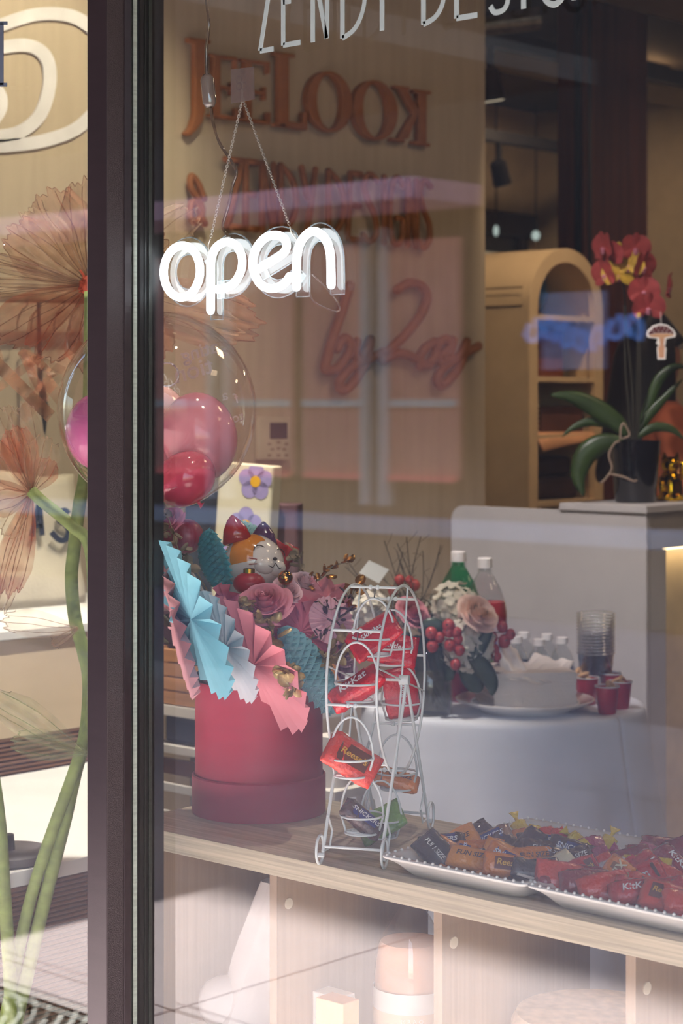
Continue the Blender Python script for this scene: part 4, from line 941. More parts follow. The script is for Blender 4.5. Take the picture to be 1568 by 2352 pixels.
# white lettering on the far side of the skin, so it reads backwards from the street
lt = MB()
for txt_, px, py, sz in (('ating', 462, 806, 46), ('a', 515, 806, 40), ('tion', 448, 850, 58), ('a', 518, 908, 34), ('f', 545, 915, 34), ('to', 548, 958, 34)):
    v, f = (text_mb(txt_, 1.0, 0, None, shear=0.25, bold=0.01)).v, None
    tm = text_mb(txt_, 1.0, 0, None, shear=0.25, bold=0.01)
    out = []
    for (x, y, z) in tm.v:
        qx = px-x*sz*math.cos(0.3)+y*sz*0.0; qy = py-y*sz-x*sz*0.28*(-1)
        d = _dir(qx, qy).normalized(); o3 = Vector((0, 0, EYE))-BC; bq = o3.dot(d); cq = o3.dot(o3)-(BRr*0.997)**2
        disc = max(0.0, bq*bq-cq); out.append(Vector((0, 0, EYE))+d*(-bq+math.sqrt(disc)))
    lt.add(out, tm.f)
lt.build('white_lettering', mat('white_vinyl', (240,236,228), 0.5), bb, fix=False)
def latex(name, col):
    m = mat(name, col, 0.12, var=0.06, scale=6, coat=0.5); m.node_tree.nodes['Principled BSDF'].inputs['Transmission Weight'].default_value = 0.0; return m
def inner(px, py, z, rx, ry, matl, label, tilt=0):
    c = at(px, py, z); t = thing('small_balloon', label, 'balloon', c, 'balloons inside the bubble'); k = z/F
    M = facing(c) @ Matrix.Rotation(R(tilt), 4, 'Z')
    b = MB(); b.ell((0, 0, 0), (rx*k, ry*k, rx*k), 36, 24, M); b.build('latex_skin', matl, t, 'all')
    b = MB(); b.tube([M @ Vector((0, -ry*k*0.985, 0)), M @ Vector((0, -ry*k-0.004, 0)), M @ Vector((0.003, -ry*k-0.009, 0))], [0.003, 0.003, 0.007], 10); b.build('knot', matl, t, True)
inner(457, 1004, 3.68, 88, 104, latex('rose_latex', (226,140,156)), 'rose pink balloon at the right inside the bubble', 12)
inner(236, 990, 3.68, 86, 92, latex('orchid_latex', (222,110,176)), 'orchid pink balloon at the left inside the bubble', -10)
inner(425, 1100, 3.62, 74, 62, latex('coral_latex', (226,84,110)), 'coral pink balloon at the bottom of the bubble', 30)
inner(345, 1060, 3.70, 66, 74, latex('blush_latex', (226,146,156)), 'blush balloon in the middle of the bubble', 0)
inner(350, 960, 3.80, 80, 80, latex('pale_latex', (230,180,178)), 'pale balloon at the back of the bubble', 0)
b = MB()
for k in range(10):
    r = random.Random(k); q = nk-Vector((0,0,0.012)); P = [q]
    for j in range(8): q = q+Vector((r.uniform(-1,1)*0.016, r.uniform(-1,1)*0.012, -0.008+r.uniform(-1,1)*0.008)); P.append(q)
    b.tube(smoothpts(P, 3), 0.0022, 5)
b.build('curled_ribbon', mat('pink_ribbon', (222,150,170), 0.4), bb, 'all')
# ------------------------------------------------------------------ raised wooden lettering on the left wall
m_let = mat('cork_brown_letter', (158,98,58), 0.6, var=0.1, scale=20)
LX = SWX+0.012
def wallpt(px, py, dx=0.0): q = atX(px, py, SWX+0.03); return Vector((SWX+0.004+dx, q.y, q.z))
def wall_letter(polys, parent, ch, d=0.024):
    b = MB()
    for pl in polys:
        n = len(pl); A = [wallpt(x, y) for x, y in pl]; B = [wallpt(x, y, d) for x, y in pl]
        b.add(A+B, [tuple(range(n-1, -1, -1)), tuple(range(n, 2*n))]+[(i, (i+1) % n, n+(i+1) % n, n+i) for i in range(n)])
    return b.build('letter', m_let, parent, bevel=0.004)
w1 = thing('wall_sign', 'brown raised serif word with a reversed last letter, top of the wall', 'sign', wallpt(700, 220), 'raised wall lettering')
def sl(x): return 0.135*(x-490)       # the line falls away to the right
def Q(x0, y0, x1, y1): return [(x0, y0+sl(x0)), (x1, y0+sl(x1)), (x1, y1+sl(x1)), (x0, y1+sl(x0))]
# J
wall_letter([[(450,92),(473,96),(473,255),(468,280),(452,300),(440,312),(428,306),(440,292),(448,268),(450,250)], [(436,84),(486,92),(486,100),(473,103),(450,100),(436,95)]], w1, 'J')
def E(x, w_, t, b_):
    h = b_-t
    return [Q(x+9, t, x+25, b_), Q(x, t, x+20, t+6), Q(x, b_-7, x+20, b_), Q(x+24, t, x+w_, t+8), Q(x+24, t+h*0.48, x+w_-10, t+h*0.48+8), Q(x+24, b_-9, x+w_+1, b_), Q(x+w_-5, t+4, x+w_, t+28), Q(x+w_-14, t+h*0.41, x+w_-8, t+h*0.62), Q(x+w_-5, b_-28, x+w_+2, b_-4)]
wall_letter(E(484, 64, 123, 268), w1, 'E'); wall_letter(E(556, 66, 124, 268), w1, 'E')
wall_letter([Q(642, 102, 666, 270), Q(632, 98, 680, 107), Q(634, 260, 660, 270), Q(664, 254, 708, 270), Q(698, 228, 709, 258)], w1, 'L')
def O(cx, cy, rx, ry, t):
    out = []
    for k in range(28):
        a0, a1 = 2*math.pi*k/28, 2*math.pi*(k+1)/28
        def p(a, s, tt): return (cx+(rx-s*tt)*math.cos(a), cy+(ry-s*8)*math.sin(a)+0.13*(rx-s*tt)*math.cos(a))
        out.append([p(a0, 0, t), p(a1, 0, t), p(a1, 1, t), p(a0, 1, t)])
    return out
def ringletter(cx, cy, rx, ry, t, parent):
    b = MB(); n = 40; rows = []
    for (s, d) in ((0, 0), (0, 0.024), (1, 0.024), (1, 0)):
        rows.append([wallpt(cx+(rx-s*t)*math.cos(2*math.pi*k/n), cy+(ry-s*8)*math.sin(2*math.pi*k/n)+0.13*(rx-s*t)*math.cos(2*math.pi*k/n), d) for k in range(n)])
    v = sum(rows, []); f = [(i*n+k, i*n+(k+1) % n, ((i+1) % 4)*n+(k+1) % n, ((i+1) % 4)*n+k) for i in range(4) for k in range(n)]
    b.add(v, f); return b.build('letter', m_let, parent, True)
ringletter(759, 233, 52, 70, 22, w1); ringletter(864, 253, 51, 69, 22, w1)
wall_letter([[(963,210),(982,212),(982,330),(963,328)], [(952,204),(992,209),(992,217),(952,212)], [(951,322),(990,329),(990,337),(951,331)],
   [(918,200),(938,204),(964,254),(962,262),(952,262)], [(908,195),(944,200),(942,208),(910,203)], [(952,258),(964,258),(940,318),(915,322)], [(901,315),(932,320),(932,328),(901,324)]], w1, 'K')
# second line, thin round strokes
def stroke_letter(lines, parent, r=0.013, flat=1.0, n=6, smooth=True, d=0.022):
    b = MB()
    for l in lines:
        P = [wallpt(x, y, d) for x, y in l]
        P = smoothpts(P, 5) if (smooth and len(P) > 2) else P
        b.tube(P, r, 8)
        b.ell(P[0], r, 8, 6); b.ell(P[-1], r, 8, 6)
    return b.build('letter', m_let, parent, 'all')
w2 = thing('wall_sign', 'brown tall thin capitals in the second line on the wall', 'sign', wallpt(720, 460), 'raised wall lettering')
def base(x): return 520+0.105*(x-500)
def top(x): return 362+0.115*(x-520)
def SL(x0, u0, x1, u1):  # straight line; u = 0 top .. 1 base
    def y(x, u): return top(x)*(1-u)+base(x)*u
    return [(x0, y(x0, u0)), (x1, y(x1, u1))]
def CV(*pts): return [(x, top(x)*(1-u)+base(x)*u) for x, u in pts]
S2 = dict(r=0.011)
stroke_letter([CV((470,0.62),(455,0.40),(441,0.32),(440,0.48),(455,0.62),(466,0.8),(452,0.98),(438,0.88),(446,0.68),(472,0.98))], w2, **S2)
stroke_letter([SL(520,0.02,560,0.02), SL(558,0.02,524,0.98), SL(524,0.98,556,0.98)], w2, smooth=False, **S2)
stroke_letter([SL(566,0.02,566,0.98), SL(566,0.02,592,0.02), SL(566,0.48,586,0.48), SL(566,0.98,592,0.98)], w2, smooth=False, **S2)
stroke_letter([SL(604,0.98,604,0.02), SL(604,0.02,630,0.98), SL(630,0.98,630,0.02)], w2, smooth=False, **S2)
stroke_letter([SL(646,0.02,646,0.98), CV((646,0.02),(672,0.2),(682,0.5),(672,0.8),(646,0.98))], w2, **S2)
stroke_letter([SL(694,0.02,708,0.45), SL(726,0.02,706,0.98)], w2, smooth=False, **S2)
stroke_letter([SL(756,0.02,756,0.98), CV((756,0.02),(782,0.2),(792,0.5),(782,0.8),(756,0.98))], w2, **S2)
stroke_letter([SL(806,0.02,800,0.98), SL(806,0.02,830,0.02), SL(803,0.48,826,0.48), SL(800,0.98,832,0.98)], w2, smooth=False, **S2)
stroke_letter([CV((868,0.08),(850,0.0),(838,0.15),(846,0.38),(862,0.6),(866,0.85),(850,0.99),(836,0.9))], w2, **S2)
stroke_letter([SL(884,0.02,884,0.98)], w2, smooth=False, **S2)
stroke_letter([CV((928,0.12),(912,0.0),(900,0.2),(896,0.55),(902,0.9),(916,0.98),(926,0.85),(926,0.62),(912,0.6))], w2, **S2)
stroke_letter([SL(938,0.98,938,0.02), SL(938,0.02,958,0.98), SL(958,0.98,958,0.02)], w2, smooth=False, **S2)
stroke_letter([CV((990,0.08),(976,0.0),(966,0.15),(972,0.4),(986,0.62),(988,0.85),(976,0.99),(964,0.92))], w2, **S2)
w3 = thing('wall_sign', 'brown handwritten script in the third line on the wall', 'sign', wallpt(900, 780), 'raised wall lettering')
S3 = dict(r=0.0165)
stroke_letter([[(805,655),(785,720),(765,780),(750,835),(752,850),(775,845),(800,815),(806,790),(792,776),(775,800)]], w3, **S3)
stroke_letter([[(822,785),(816,810),(824,826),(838,815),(852,780)], [(852,780),(842,830),(820,870),(795,895),(782,890),(785,868),(815,840),(850,825),(882,808)]], w3, **S3)
stroke_letter([[(915,665),(940,650),(968,655),(982,678),(972,715),(940,760),(900,800),(882,812),(880,828),(910,812),(940,815),(965,828),(985,838)]], w3, **S3)
stroke_letter([[(1000,785),(978,800),(964,825),(968,840),(990,832),(1004,808),(1000,785)]], w3, **S3)
stroke_letter([[(1012,820),(1032,800),(1030,780),(1012,785),(1004,812),(1014,832),(1036,826)]], w3, **S3)
stroke_letter([[(1042,782),(1036,812),(1046,826),(1062,812),(1074,785)], [(1074,785),(1062,830),(1040,865),(1015,885),(1006,872),(1020,845),(1060,818),(1100,795)]], w3, **S3)
# thermostat
tq = wallpt(634, 1010); th = thing('thermostat', 'white wall controller with small dark screen', 'thermostat', tq)
def wrect(x0, y0, x1, y1, d0, d1, name, m, par, bevel=0.0):
    A = [wallpt(x, y, d0) for x, y in ((x0,y0),(x1,y0),(x1,y1),(x0,y1))]; B = [wallpt(x, y, d1) for x, y in ((x0,y0),(x1,y0),(x1,y1),(x0,y1))]
    b = MB(); b.add(A+B, [(3,2,1,0),(4,5,6,7),(0,1,5,4),(1,2,6,5),(2,3,7,6),(3,0,4,7)]); return b.build(name, m, par, bevel=bevel)
wrect(599, 958, 669, 1056, 0.0, 0.02, 'case', mat('ivory_plastic', (206,190,166), 0.5), th, 0.002)
wrect(623, 971, 662, 1007, 0.0201, 0.0215, 'screen', mat('lcd_dark', (44,50,48), 0.2), th)
m_btn = mat('button_print', (160,142,122), 0.6)
for i, (x, y) in enumerate(((621,1020),(642,1016),(660,1020),(628,1032),(642,1030),(655,1032),(621,1046),(642,1046),(660,1046))):
    wrect(x-4, y-3, x+4, y+3, 0.0201, 0.0215, 'button', m_btn, th)
# white loop stripes on the wall seen through the left pane
m_stripe = mat('white_stripe', (236,232,236), 0.6)
def stripe(pts, wpx, label):
    P = smoothpts([Vector((x, y, 0)) for x, y in pts], 8); b = MB(); L_, Rr_ = [], []
    for i, p in enumerate(P):
        d = (P[min(i+1, len(P)-1)]-P[max(i-1, 0)]).normalized(); nrm = Vector((-d.y, d.x, 0))*wpx/2
        L_.append(p+nrm); Rr_.append(p-nrm)
    v = []; f = []
    for d in (0.0, 0.004):
        for a, c in zip(L_, Rr_): v.append(wallpt(a.x, a.y, d)); v.append(wallpt(c.x, c.y, d))
    n = len(P)
    for i in range(n-1):
        a = 2*i; f += [(a, a+2, a+3, a+1), (2*n+a, 2*n+a+1, 2*n+a+3, 2*n+a+2), (a, 2*n+a, 2*n+a+2, a+2), (a+1, a+3, 2*n+a+3, 2*n+a+1)]
    b.add(v, f); tag(b.build('wall_stripe', m_stripe, smooth=False), label, 'wall stripe', 'white looping stripes')
stripe([(-260,330),(-120,345),(0,335),(110,322),(200,285),(260,200),(250,100),(190,40),(100,30),(0,60),(-100,95)], 30, 'outer white looping stripe on the cream wall')
stripe([(-60,318),(0,312),(60,300),(105,260),(126,190),(118,130),(75,102),(0,110),(-80,135)], 30, 'middle white looping stripe on the cream wall')
stripe([(-60,285),(-10,280),(15,250),(14,215),(-10,195),(-60,205)], 24, 'inner white looping stripe cut by the picture edge')
# ------------------------------------------------------------------ neon open sign hanging inside the glass
NY = GY+0.062
def npt(cx, cy, dy=0.0): return atY(360+cx/3.5636, 500+cy/3.5636, NY) + Vector((0, dy, 0))
ns_ = thing('neon_sign', 'glowing white tube sign reading open hanging in the window', 'neon sign', npt(760, 400))
m_neon = emat('white_neon', (236,246,255), 7.0)
NE = {'o': ([(205+148*math.cos(2*math.pi*k/16), 440+212*math.sin(2*math.pi*k/16)+8*math.cos(2*math.pi*k/16)*-1) for k in range(16)], True),
 'p': ([(440,760),(440,600),(440,460),(445,340),(485,245),(565,198),(645,225),(690,300),(698,385),(672,475),(620,545),(555,578),(495,586)], False),
 'e': ([(832,420),(930,362),(1035,290),(1062,225),(1035,165),(965,142),(880,170),(810,260),(785,365),(800,460),(850,545),(930,580),(1010,560),(1060,520),(1088,480)], False),
 'n': ([(1143,568),(1143,440),(1148,300),(1180,195),(1250,120),(1320,122),(1385,185),(1418,290),(1424,420),(1426,550)], False)}
tr = 0.0070
for ch, (pts, cl) in NE.items():
    P = smoothpts([npt(*p) for p in pts], 6, cl); b = MB(); b.tube(P, tr, 14, closed=cl)
    if not cl: b.ell(P[0], tr, 12, 8); b.ell(P[-1], tr, 12, 8)
    t_ = b.build('letter_tube', m_neon, ns_, 'all')
# clear acrylic backing that follows the letters
ac = []
m_acr = glassy('clear_acrylic', (250,252,252), 0.10, power=3.0)
for ch, (pts, cl) in NE.items():
    P = smoothpts([npt(*p) for p in pts], 6, cl); b = MB(); n = len(P); rows = []
    off = 0.0145; fr0, fr1 = 0.012, 0.017
    L_, R_ = [], []
    for i, p in enumerate(P):
        a = P[(i-1) % n] if (cl or i) else P[i]; c = P[(i+1) % n] if (cl or i < n-1) else P[i]
        d = (c-a); d.y = 0; d.normalize(); nr = Vector((-d.z, 0, d.x))
        ext = Vector((0, 0, 0))
        if not cl and i == 0: ext = -d*off
        if not cl and i == n-1: ext = d*off
        L_.append(p+nr*off+ext); R_.append(p-nr*off+ext)
    v = []
    for dy in (fr0, fr1):
        for a, c in zip(L_, R_): v += [a+Vector((0, dy, 0)), c+Vector((0, dy, 0))]
    f = []; m_ = n if cl else n-1
    for i in range(m_):
        a, c = 2*i, 2*((i+1) % n); f += [(a, c, c+1, a+1), (2*n+a, 2*n+a+1, 2*n+c+1, 2*n+c), (a, 2*n+a, 2*n+c, c), (a+1, c+1, 2*n+c+1, 2*n+a+1)]
    b.add(v, f); b.build('acrylic_backing', m_acr, ns_, fix=True)
    ed = MB(); loop = L_ + (R_[::-1] if not cl else []); ed.tube([q+Vector((0, 0.0145, 0)) for q in loop], 0.0012, 6, closed=True)
    if cl: ed.tube([q+Vector((0, 0.0145, 0)) for q in R_], 0.0012, 6, closed=True)
    ed.build('acrylic_edge', glassy('acrylic_edge', (235,244,250), 0.22, opac=0.10, ocol=(225,240,255)), ns_, 'all')
for (x0, y0, x1, y1) in ((345, 360, 420, 330), (715, 320, 770, 310), (1085, 260, 1130, 250)):
    b = MB(); b.tube([npt(x0, y0, 0.0145), npt(x1, y1, 0.0145)], 0.004, 6); b.build('acrylic_bridge', m_acr, ns_)
# chains, hook, cable
m_chain = mat('steel_chain', (206,198,186), 0.3, metal=0.6)
hk = atY(556, 232, NY)
def chain(p0, p1, label):
    t = thing('hanging_chain', label, 'chain', p1); n = int((p1-p0).length/0.0042); lk = None
    d = (p1-p0).normalized()
    for k in range(n):
        if lk is None:
            b = MB(); b.tube([(0.0019*math.cos(2*math.pi*j/10), 0, 0.0034*math.sin(2*math.pi*j/10)) for j in range(10)], 0.00075, 5, closed=True); lk = b.mesh('chain_link', m_chain, smooth='all')
        o = obj('chain_link', lk, t); o.matrix_local = Matrix.Translation((p0-p1)+d*(0.0042*k)) @ look((0,0,0), d, Vector((0,1,0))) @ Matrix.Rotation(R(45 if k % 2 else -45), 4, 'Z')
c1 = npt(425, 170, 0.004); c2 = npt(1075, 70, 0.004)
chain(hk, c1, 'thin steel chain running to the left end of the open sign'); chain(hk+Vector((0.003, 0, 0)), c2, 'thin steel chain running to the right end of the open sign')
for p, q in ((c1, npt(385, 298, 0.012)), (c2, npt(1112, 190, 0.012))):
    b = MB(); b.tube([p, p+(q-p)*0.4+Vector((-0.004, 0, 0)), q], 0.0011, 6); b.ell(q, 0.003, 8, 6); b.build('hanger_wire', m_chain, ns_, True)
hp = thing('adhesive_hook', 'clear square adhesive hook on the glass holding the chains', 'hook', atY(555, 195, GY+0.026))
A = [atY(x, y, GY+0.0255) for x, y in ((530,160),(582,153),(584,228),(530,238))]
b = MB(); b.add(A+[q+Vector((0, 0.0012, 0)) for q in A], [(3,2,1,0),(4,5,6,7),(0,1,5,4),(1,2,6,5),(2,3,7,6),(3,0,4,7)]); b.build('clear_pad', glassy('hook_pad', (235,235,235), 0.05, opac=0.45, ocol=(170,150,145)), hp)
b = MB()
for k in range(4):
    a = R(45+90*k); q = atY(554, 190, GY+0.028)+Vector((0.0075*math.cos(a), 0, 0.0075*math.sin(a))); b.tube([q+Vector((0.006*math.cos(j*0.63), 0, 0.006*math.sin(j*0.63))) for j in range(10)], 0.0009, 5, closed=True)
b.build('clover_mark', glassy('clover', (230,230,230), 0.2), hp)
b = MB(); b.tube([atY(556,188,GY+0.028), atY(556,188,GY+0.05), atY(556,225,GY+0.055), hk, hk+Vector((0,0.006,0.004))], 0.0016, 8); b.build('hook_wire', m_chain, hp, True)
cb_ = thing('sign_cable', 'clear power cable with inline switch running up from the sign', 'cable', atY(478, 208, NY+0.01))
m_cable = glassy('cable_clear', (205,190,170), 0.12, opac=0.4, ocol=(150,125,100))
b = MB(); b.tube(smoothpts([atY(x, y, NY+0.012) for x, y in ((470,-30),(476,20),(480,60),(474,110),(475,172))], 6), 0.0026, 8); b.build('cord', m_cable, cb_, 'all')
b = MB(); b.tube(smoothpts([atY(x, y, NY+0.012) for x, y in ((484,246),(490,285),(505,330),(528,365),(543,395),(534,425),(525,470),(512,515),(515,530),(526,545))], 6), 0.0026, 8); b.build('cord', m_cable, cb_, 'all')
b = MB(); b.tube([atY(473,172,NY+0.012), atY(476,182,NY+0.012), atY(481,236,NY+0.012), atY(483,246,NY+0.012)], [0.007,0.0115,0.0115,0.007], 10, flat=0.6); b.build('switch', glassy('switch_clear', (225,218,212), 0.12, opac=0.5, ocol=(190,178,170)), cb_, 'all')
b = MB(); b.tube(smoothpts([npt(x, y, 0.016) for x, y in ((1195,610),(1225,680),(1310,730),(1410,765),(1440,735),(1400,660),(1300,540),(1215,460))], 6), 0.0017, 7); b.build('cord_loop', m_cable, cb_, 'all')
# ------------------------------------------------------------------ vinyl lettering on the panes
m_vin = mat('white_window_vinyl', (140,150,147), 0.6, var=0.03)
VY = GY-0.0008
vn = thing('window_lettering', 'white painted capitals across the top of the right pane', 'lettering', atY(900, 60, VY))
def vl(lines, wpx=13):
    b = MB()
    for l in lines:
        P = [atY(x, y, VY) for x, y in l]; P = smoothpts(P, 4) if len(P) > 2 else P
        b.tube([Vector((p.x, VY, p.z)) for p in P], wpx/2/F*3.0, 10)
    # flatten onto the glass
    b.v = [(x, VY-0.0004 if y < VY else VY+0.0006, z) for x, y, z in b.v]
    return b.build('letter', m_vin, vn, False)
vl([[(592,-60),(625,-66)], [(625,-66),(597,117)], [(597,117),(628,112)]]); vl([[(650,-75),(650,104)], [(650,104),(690,97)], [(650,5),(668,2)], [(650,-75),(690,-80)]])
vl([[(718,97),(718,-85)], [(718,-85),(750,88)], [(750,88),(752,-90)]]); vl([[(786,-95),(786,88)], [(786,88),(815,65),(834,20),(836,-30),(815,-80),(786,-95)]])
vl([[(856,-100),(878,-30)], [(900,-105),(876,-20)], [(877,-30),(877,70)]])
vl([[(972,-120),(972,56)], [(972,56),(1000,38),(1018,0),(1018,-60),(1000,-105),(972,-120)]]); vl([[(1048,-130),(1048,42)], [(1048,42),(1096,34)], [(1048,-40),(1080,-44)]])
vl([[(1126,14),(1136,28),(1156,22),(1166,0),(1160,-30),(1135,-70),(1140,-110)]]); vl([[(1202,20),(1202,-150)]]); vl([[(1290,-30),(1290,-5),(1272,10),(1252,0),(1245,-30),(1250,-110)]]); vl([[(1318,0),(1318,-170)], [(1318,-170),(1360,-10)], [(1360,-6),(1360,-180)]])
vd = thing('pane_letter', 'dark serif letter on the left pane cut by the picture edge', 'lettering', atY(5, 125, VY))
b = MB()
for x0, y0, x1, y1 in ((-14, 52, 8, 196), (-26, 49, 17, 57), (-26, 190, 16, 199)):
    A = [atY(x, y, VY) for x, y in ((x0,y0),(x1,y0),(x1,y1),(x0,y1))]; b.add(A+[q+Vector((0, 0.0006, 0)) for q in A], [(3,2,1,0),(4,5,6,7),(0,1,5,4),(1,2,6,5),(2,3,7,6),(3,0,4,7)])
b.build('letter_shape', mat('slate_vinyl', (78,86,100), 0.5), vd)
# ------------------------------------------------------------------ flower vase on the round table
VC = atZ(985, 1640, TT); VC.z = TT+0.001
vs_ = thing('glass_vase', 'clear cylinder vase of cut stems on the round table', 'vase', VC)
MB().lathe([(0.001,0.012),(0.054,0.012),(0.054,0.165),(0.0575,0.165),(0.0575,0.002),(0.055,0.0),(0.001,0.0)], 40, Matrix.Translation(VC)).build('vase_wall', glassy('vase_glass', (236,240,240), 0.06), vs_, 'all')
MB().lathe([(0.001,0.014),(0.0535,0.014),(0.0535,0.11),(0.001,0.11)], 32, Matrix.Translation(VC)).build('water', glassy('vase_water', (222,216,208), 0.03, opac=0.3, ocol=(190,172,152)), vs_, 'all')
m_stem = mat('olive_stem', (110,112,80), 0.7); m_leafd = mat('dark_glossy_leaf', (62,76,60), 0.35, var=0.2, scale=30); m_twig = mat('dark_twig', (74,62,58), 0.8)
VT = VC+Vector((0, 0, 0.16))
for k in range(16):
    a = 2*math.pi*k/16; b = MB(); b.tube([VC+Vector((0.042*math.cos(a+2.4), 0.042*math.sin(a+2.4), 0.02)), VC+Vector((0.008*math.cos(a), 0.008*math.sin(a), 0.10)), VC+Vector((0.04*math.cos(a), 0.04*math.sin(a), 0.19))], 0.0028, 6); b.build('cut_stem', m_stem, vs_, True)
def stem_to(p, parent, r_=0.0018, m=None):
    b = MB(); b.tube(smoothpts([VT+(p-VT)*0.0+Vector((0,0,-0.02)), VT+(p-VT)*0.45+Vector((0,0,0.02)), p], 5), r_, 6); b.build('stem', m or m_stem, parent, True)
def hydr(px, py, z, Rpx, n, label, seed, col):
    r = random.Random(seed); c = at(px, py, z); Rr = Rpx/F*z; t = thing('hydrangea', label, 'hydrangea', c, 'white hydrangeas'); s = 0.013
    pm = MB()
    for k in range(4):
        pm.grid(lambda u, v: tuple(Matrix.Rotation(R(90*k), 3, 'Z') @ Vector(((u-0.5)*1.5*s*math.sin(math.pi*(0.15+0.75*v)), v*s*1.15, 0.25*s*v*v-0.3*s*((u-0.5)**2)))), 3, 3)
    me = pm.mesh('floret', mat('hydrangea_white%d' % col[0], col, 0.8, var=0.06, scale=60), smooth='all', fix=False)
    for k in range(n):
        ph = math.acos(1-2*(k+0.5)/n); a = math.pi*(1+5**0.5)*k; d = Vector((math.cos(a)*math.sin(ph), math.sin(a)*math.sin(ph), math.cos(ph)))
        if d.dot(-FW) < -0.45: continue
        o = obj('floret', me, t); o.matrix_local = look(d*Rr*r.uniform(0.86, 1.06), d+Vector((r.uniform(-.3,.3), r.uniform(-.3,.3), r.uniform(-.3,.3)))) @ Matrix.Rotation(r.uniform(0, 6), 4, 'Z') @ Matrix.Scale(r.uniform(0.8, 1.2), 4)
    b = MB(); b.ell(c, Rr*0.86, 16, 10); b.build('flower_core', mat('hydrangea_core', (206,204,184), 0.9), t, 'all'); stem_to(c-Vector((0,0,Rr*0.8)), t)
hydr(1042, 1402, 4.92, 62, 90, 'upper white hydrangea in front of the green bottle', 1, (232,222,206))
hydr(1072, 1482, 4.86, 62, 90, 'lower white hydrangea beside the red berries', 2, (228,220,208))
hydr(848, 1402, 4.98, 44, 60, 'pale hydrangea behind the top of the wire wheel', 3, (226,216,204))
rose(1100, 1405, 4.80, 50, idir(0.35, -0.5, 0.8), petmat('shell_petal', (248,212,202)), 'shell pink rose turned to the right over the red bottle', seed=21)
rose(950, 1403, 4.85, 42, idir(0.2, -0.3, 0.8), petmat('mauve_petal', (206,136,150)), 'mauve pink rose between wire wheel and hydrangea', seed=22)
for (px, py, z, nm) in ((1082,1422,4.79,'a'),):
    pass
m_berry = mat('red_berry', (178,66,66), 0.25, var=0.1, coat=0.3)
BER = [(990,1454,14),(1009,1464,12),(993,1484,14),(1030,1437,15),(1030,1450,14),(1048,1453,13),(1052,1468,12),(1033,1482,14),(1055,1493,13),(1046,1526,13),(917,1332,12),(940,1332,10),(952,1344,13),(902,1358,12),(1137,1420,11),(1153,1440,13),(1172,1457,12),(1158,1473,15),(1130,1465,13),(1133,1492,14),(1140,1508,12),(1116,1478,12)]
for g_, rng_, lab in ((0, range(0, 10), 'cluster of red berries below the white hydrangeas'), (1, range(10, 14), 'few red berries among the dark twigs'), (2, range(14, 22), 'cluster of red berries in front of the red bottle')):
    for i, k in enumerate(sorted(rng_, key=lambda q: BER[q][0])):
        px, py, r_ = BER[k]; z = 4.78 if g_ != 2 else 4.9
        if g_ == 1: z = 4.92
        c = at(px, py, z); rr = r_/F*z
        t = thing('berry', '%s, %s' % (('red berry low beside the hydrangeas', 'red berry among the dark twigs', 'red berry in front of the red bottle')[g_], ORD[i+1]+' counting from the left'), 'berry', c, lab)
        b = MB(); b.ell(c, (rr, rr, rr*1.1), 14, 10); b.build('berry_skin', m_berry, t, 'all')
        d = (TWD+UP*0.3+RT*rnd.uniform(-.4,.4)).normalized(); b = MB(); b.ell(c+d*rr*0.98, rr*0.16, 6, 5); b.build('berry_tip', m_twig, t, True)
        stem_to(c-Vector((0,0,rr)), t, 0.0011, m_twig)
def leafm(P, wpx, z, name, matl, parent=None, label=None, cat='leaf', group=None, bend=0.2, fold=0.15, own=True):
    """leaf along a spine of points with a width in metres"""
    P = smoothpts(P, 4); n = len(P); b = MB(); v = []
    for i, p in enumerate(P):
        t = i/(n-1); wd = wpx*math.sin(math.pi*min(0.995, 0.06+0.92*t**0.85))*0.5
        d = (P[min(i+1, n-1)]-P[max(i-1, 0)]).normalized(); s = d.cross(TWD).normalized()
        for u in (-1, -0.5, 0, 0.5, 1): v.append(p+s*wd*u+TWD*(-fold*wd*abs(u)))
    f = [(i*5+k, i*5+k+1, (i+1)*5+k+1, (i+1)*5+k) for i in range(n-1) for k in range(4)]
    b.add(v, f); o = b.build(name, matl, parent, 'all', solid=0.0012, fix=False)
    return o
for i, (pts, wd, z, lab) in enumerate((([(1075,1500),(1105,1530),(1128,1570),(1130,1598)], 0.045, 4.80, 'large dark leaf hanging down over the platter'), ([(1060,1510),(1078,1550),(1095,1580),(1100,1592)], 0.05, 4.84, 'dark leaf between tumbler and napkins'), ([(960,1450),(985,1438),(1010,1440),(1022,1450)], 0.04, 4.83, 'dark leaf under the mauve rose'), ([(950,1460),(965,1500),(985,1540),(1010,1560)], 0.07, 4.86, 'broad dark leaf above the vase rim'), ([(1000,1480),(1010,1520),(1030,1550),(1040,1560)], 0.06, 4.85, 'dark leaf dipping to the right of the vase'), ([(1130,1440),(1112,1470),(1098,1500),(1090,1512)], 0.03, 4.80, 'narrow grey green leaf beside the berries'), ([(930,1450),(935,1500),(950,1540),(965,1560)], 0.06, 4.90, 'dark leaf behind the wire wheel'), ([(975,1455),(1000,1490),(1020,1515),(1030,1530)], 0.07, 4.88, 'dark leaf behind the low berries'))):
    o = leafm(PX(pts, z), wd, z, 'bouquet_leaf', m_leafd); tag(o, lab, 'leaf', 'dark leaves of the vase bouquet')
tg = thing('twig_spray', 'fine dark twigs fanning out above the vase bouquet', 'twigs', at(900, 1380, 4.95))
r = random.Random(5)
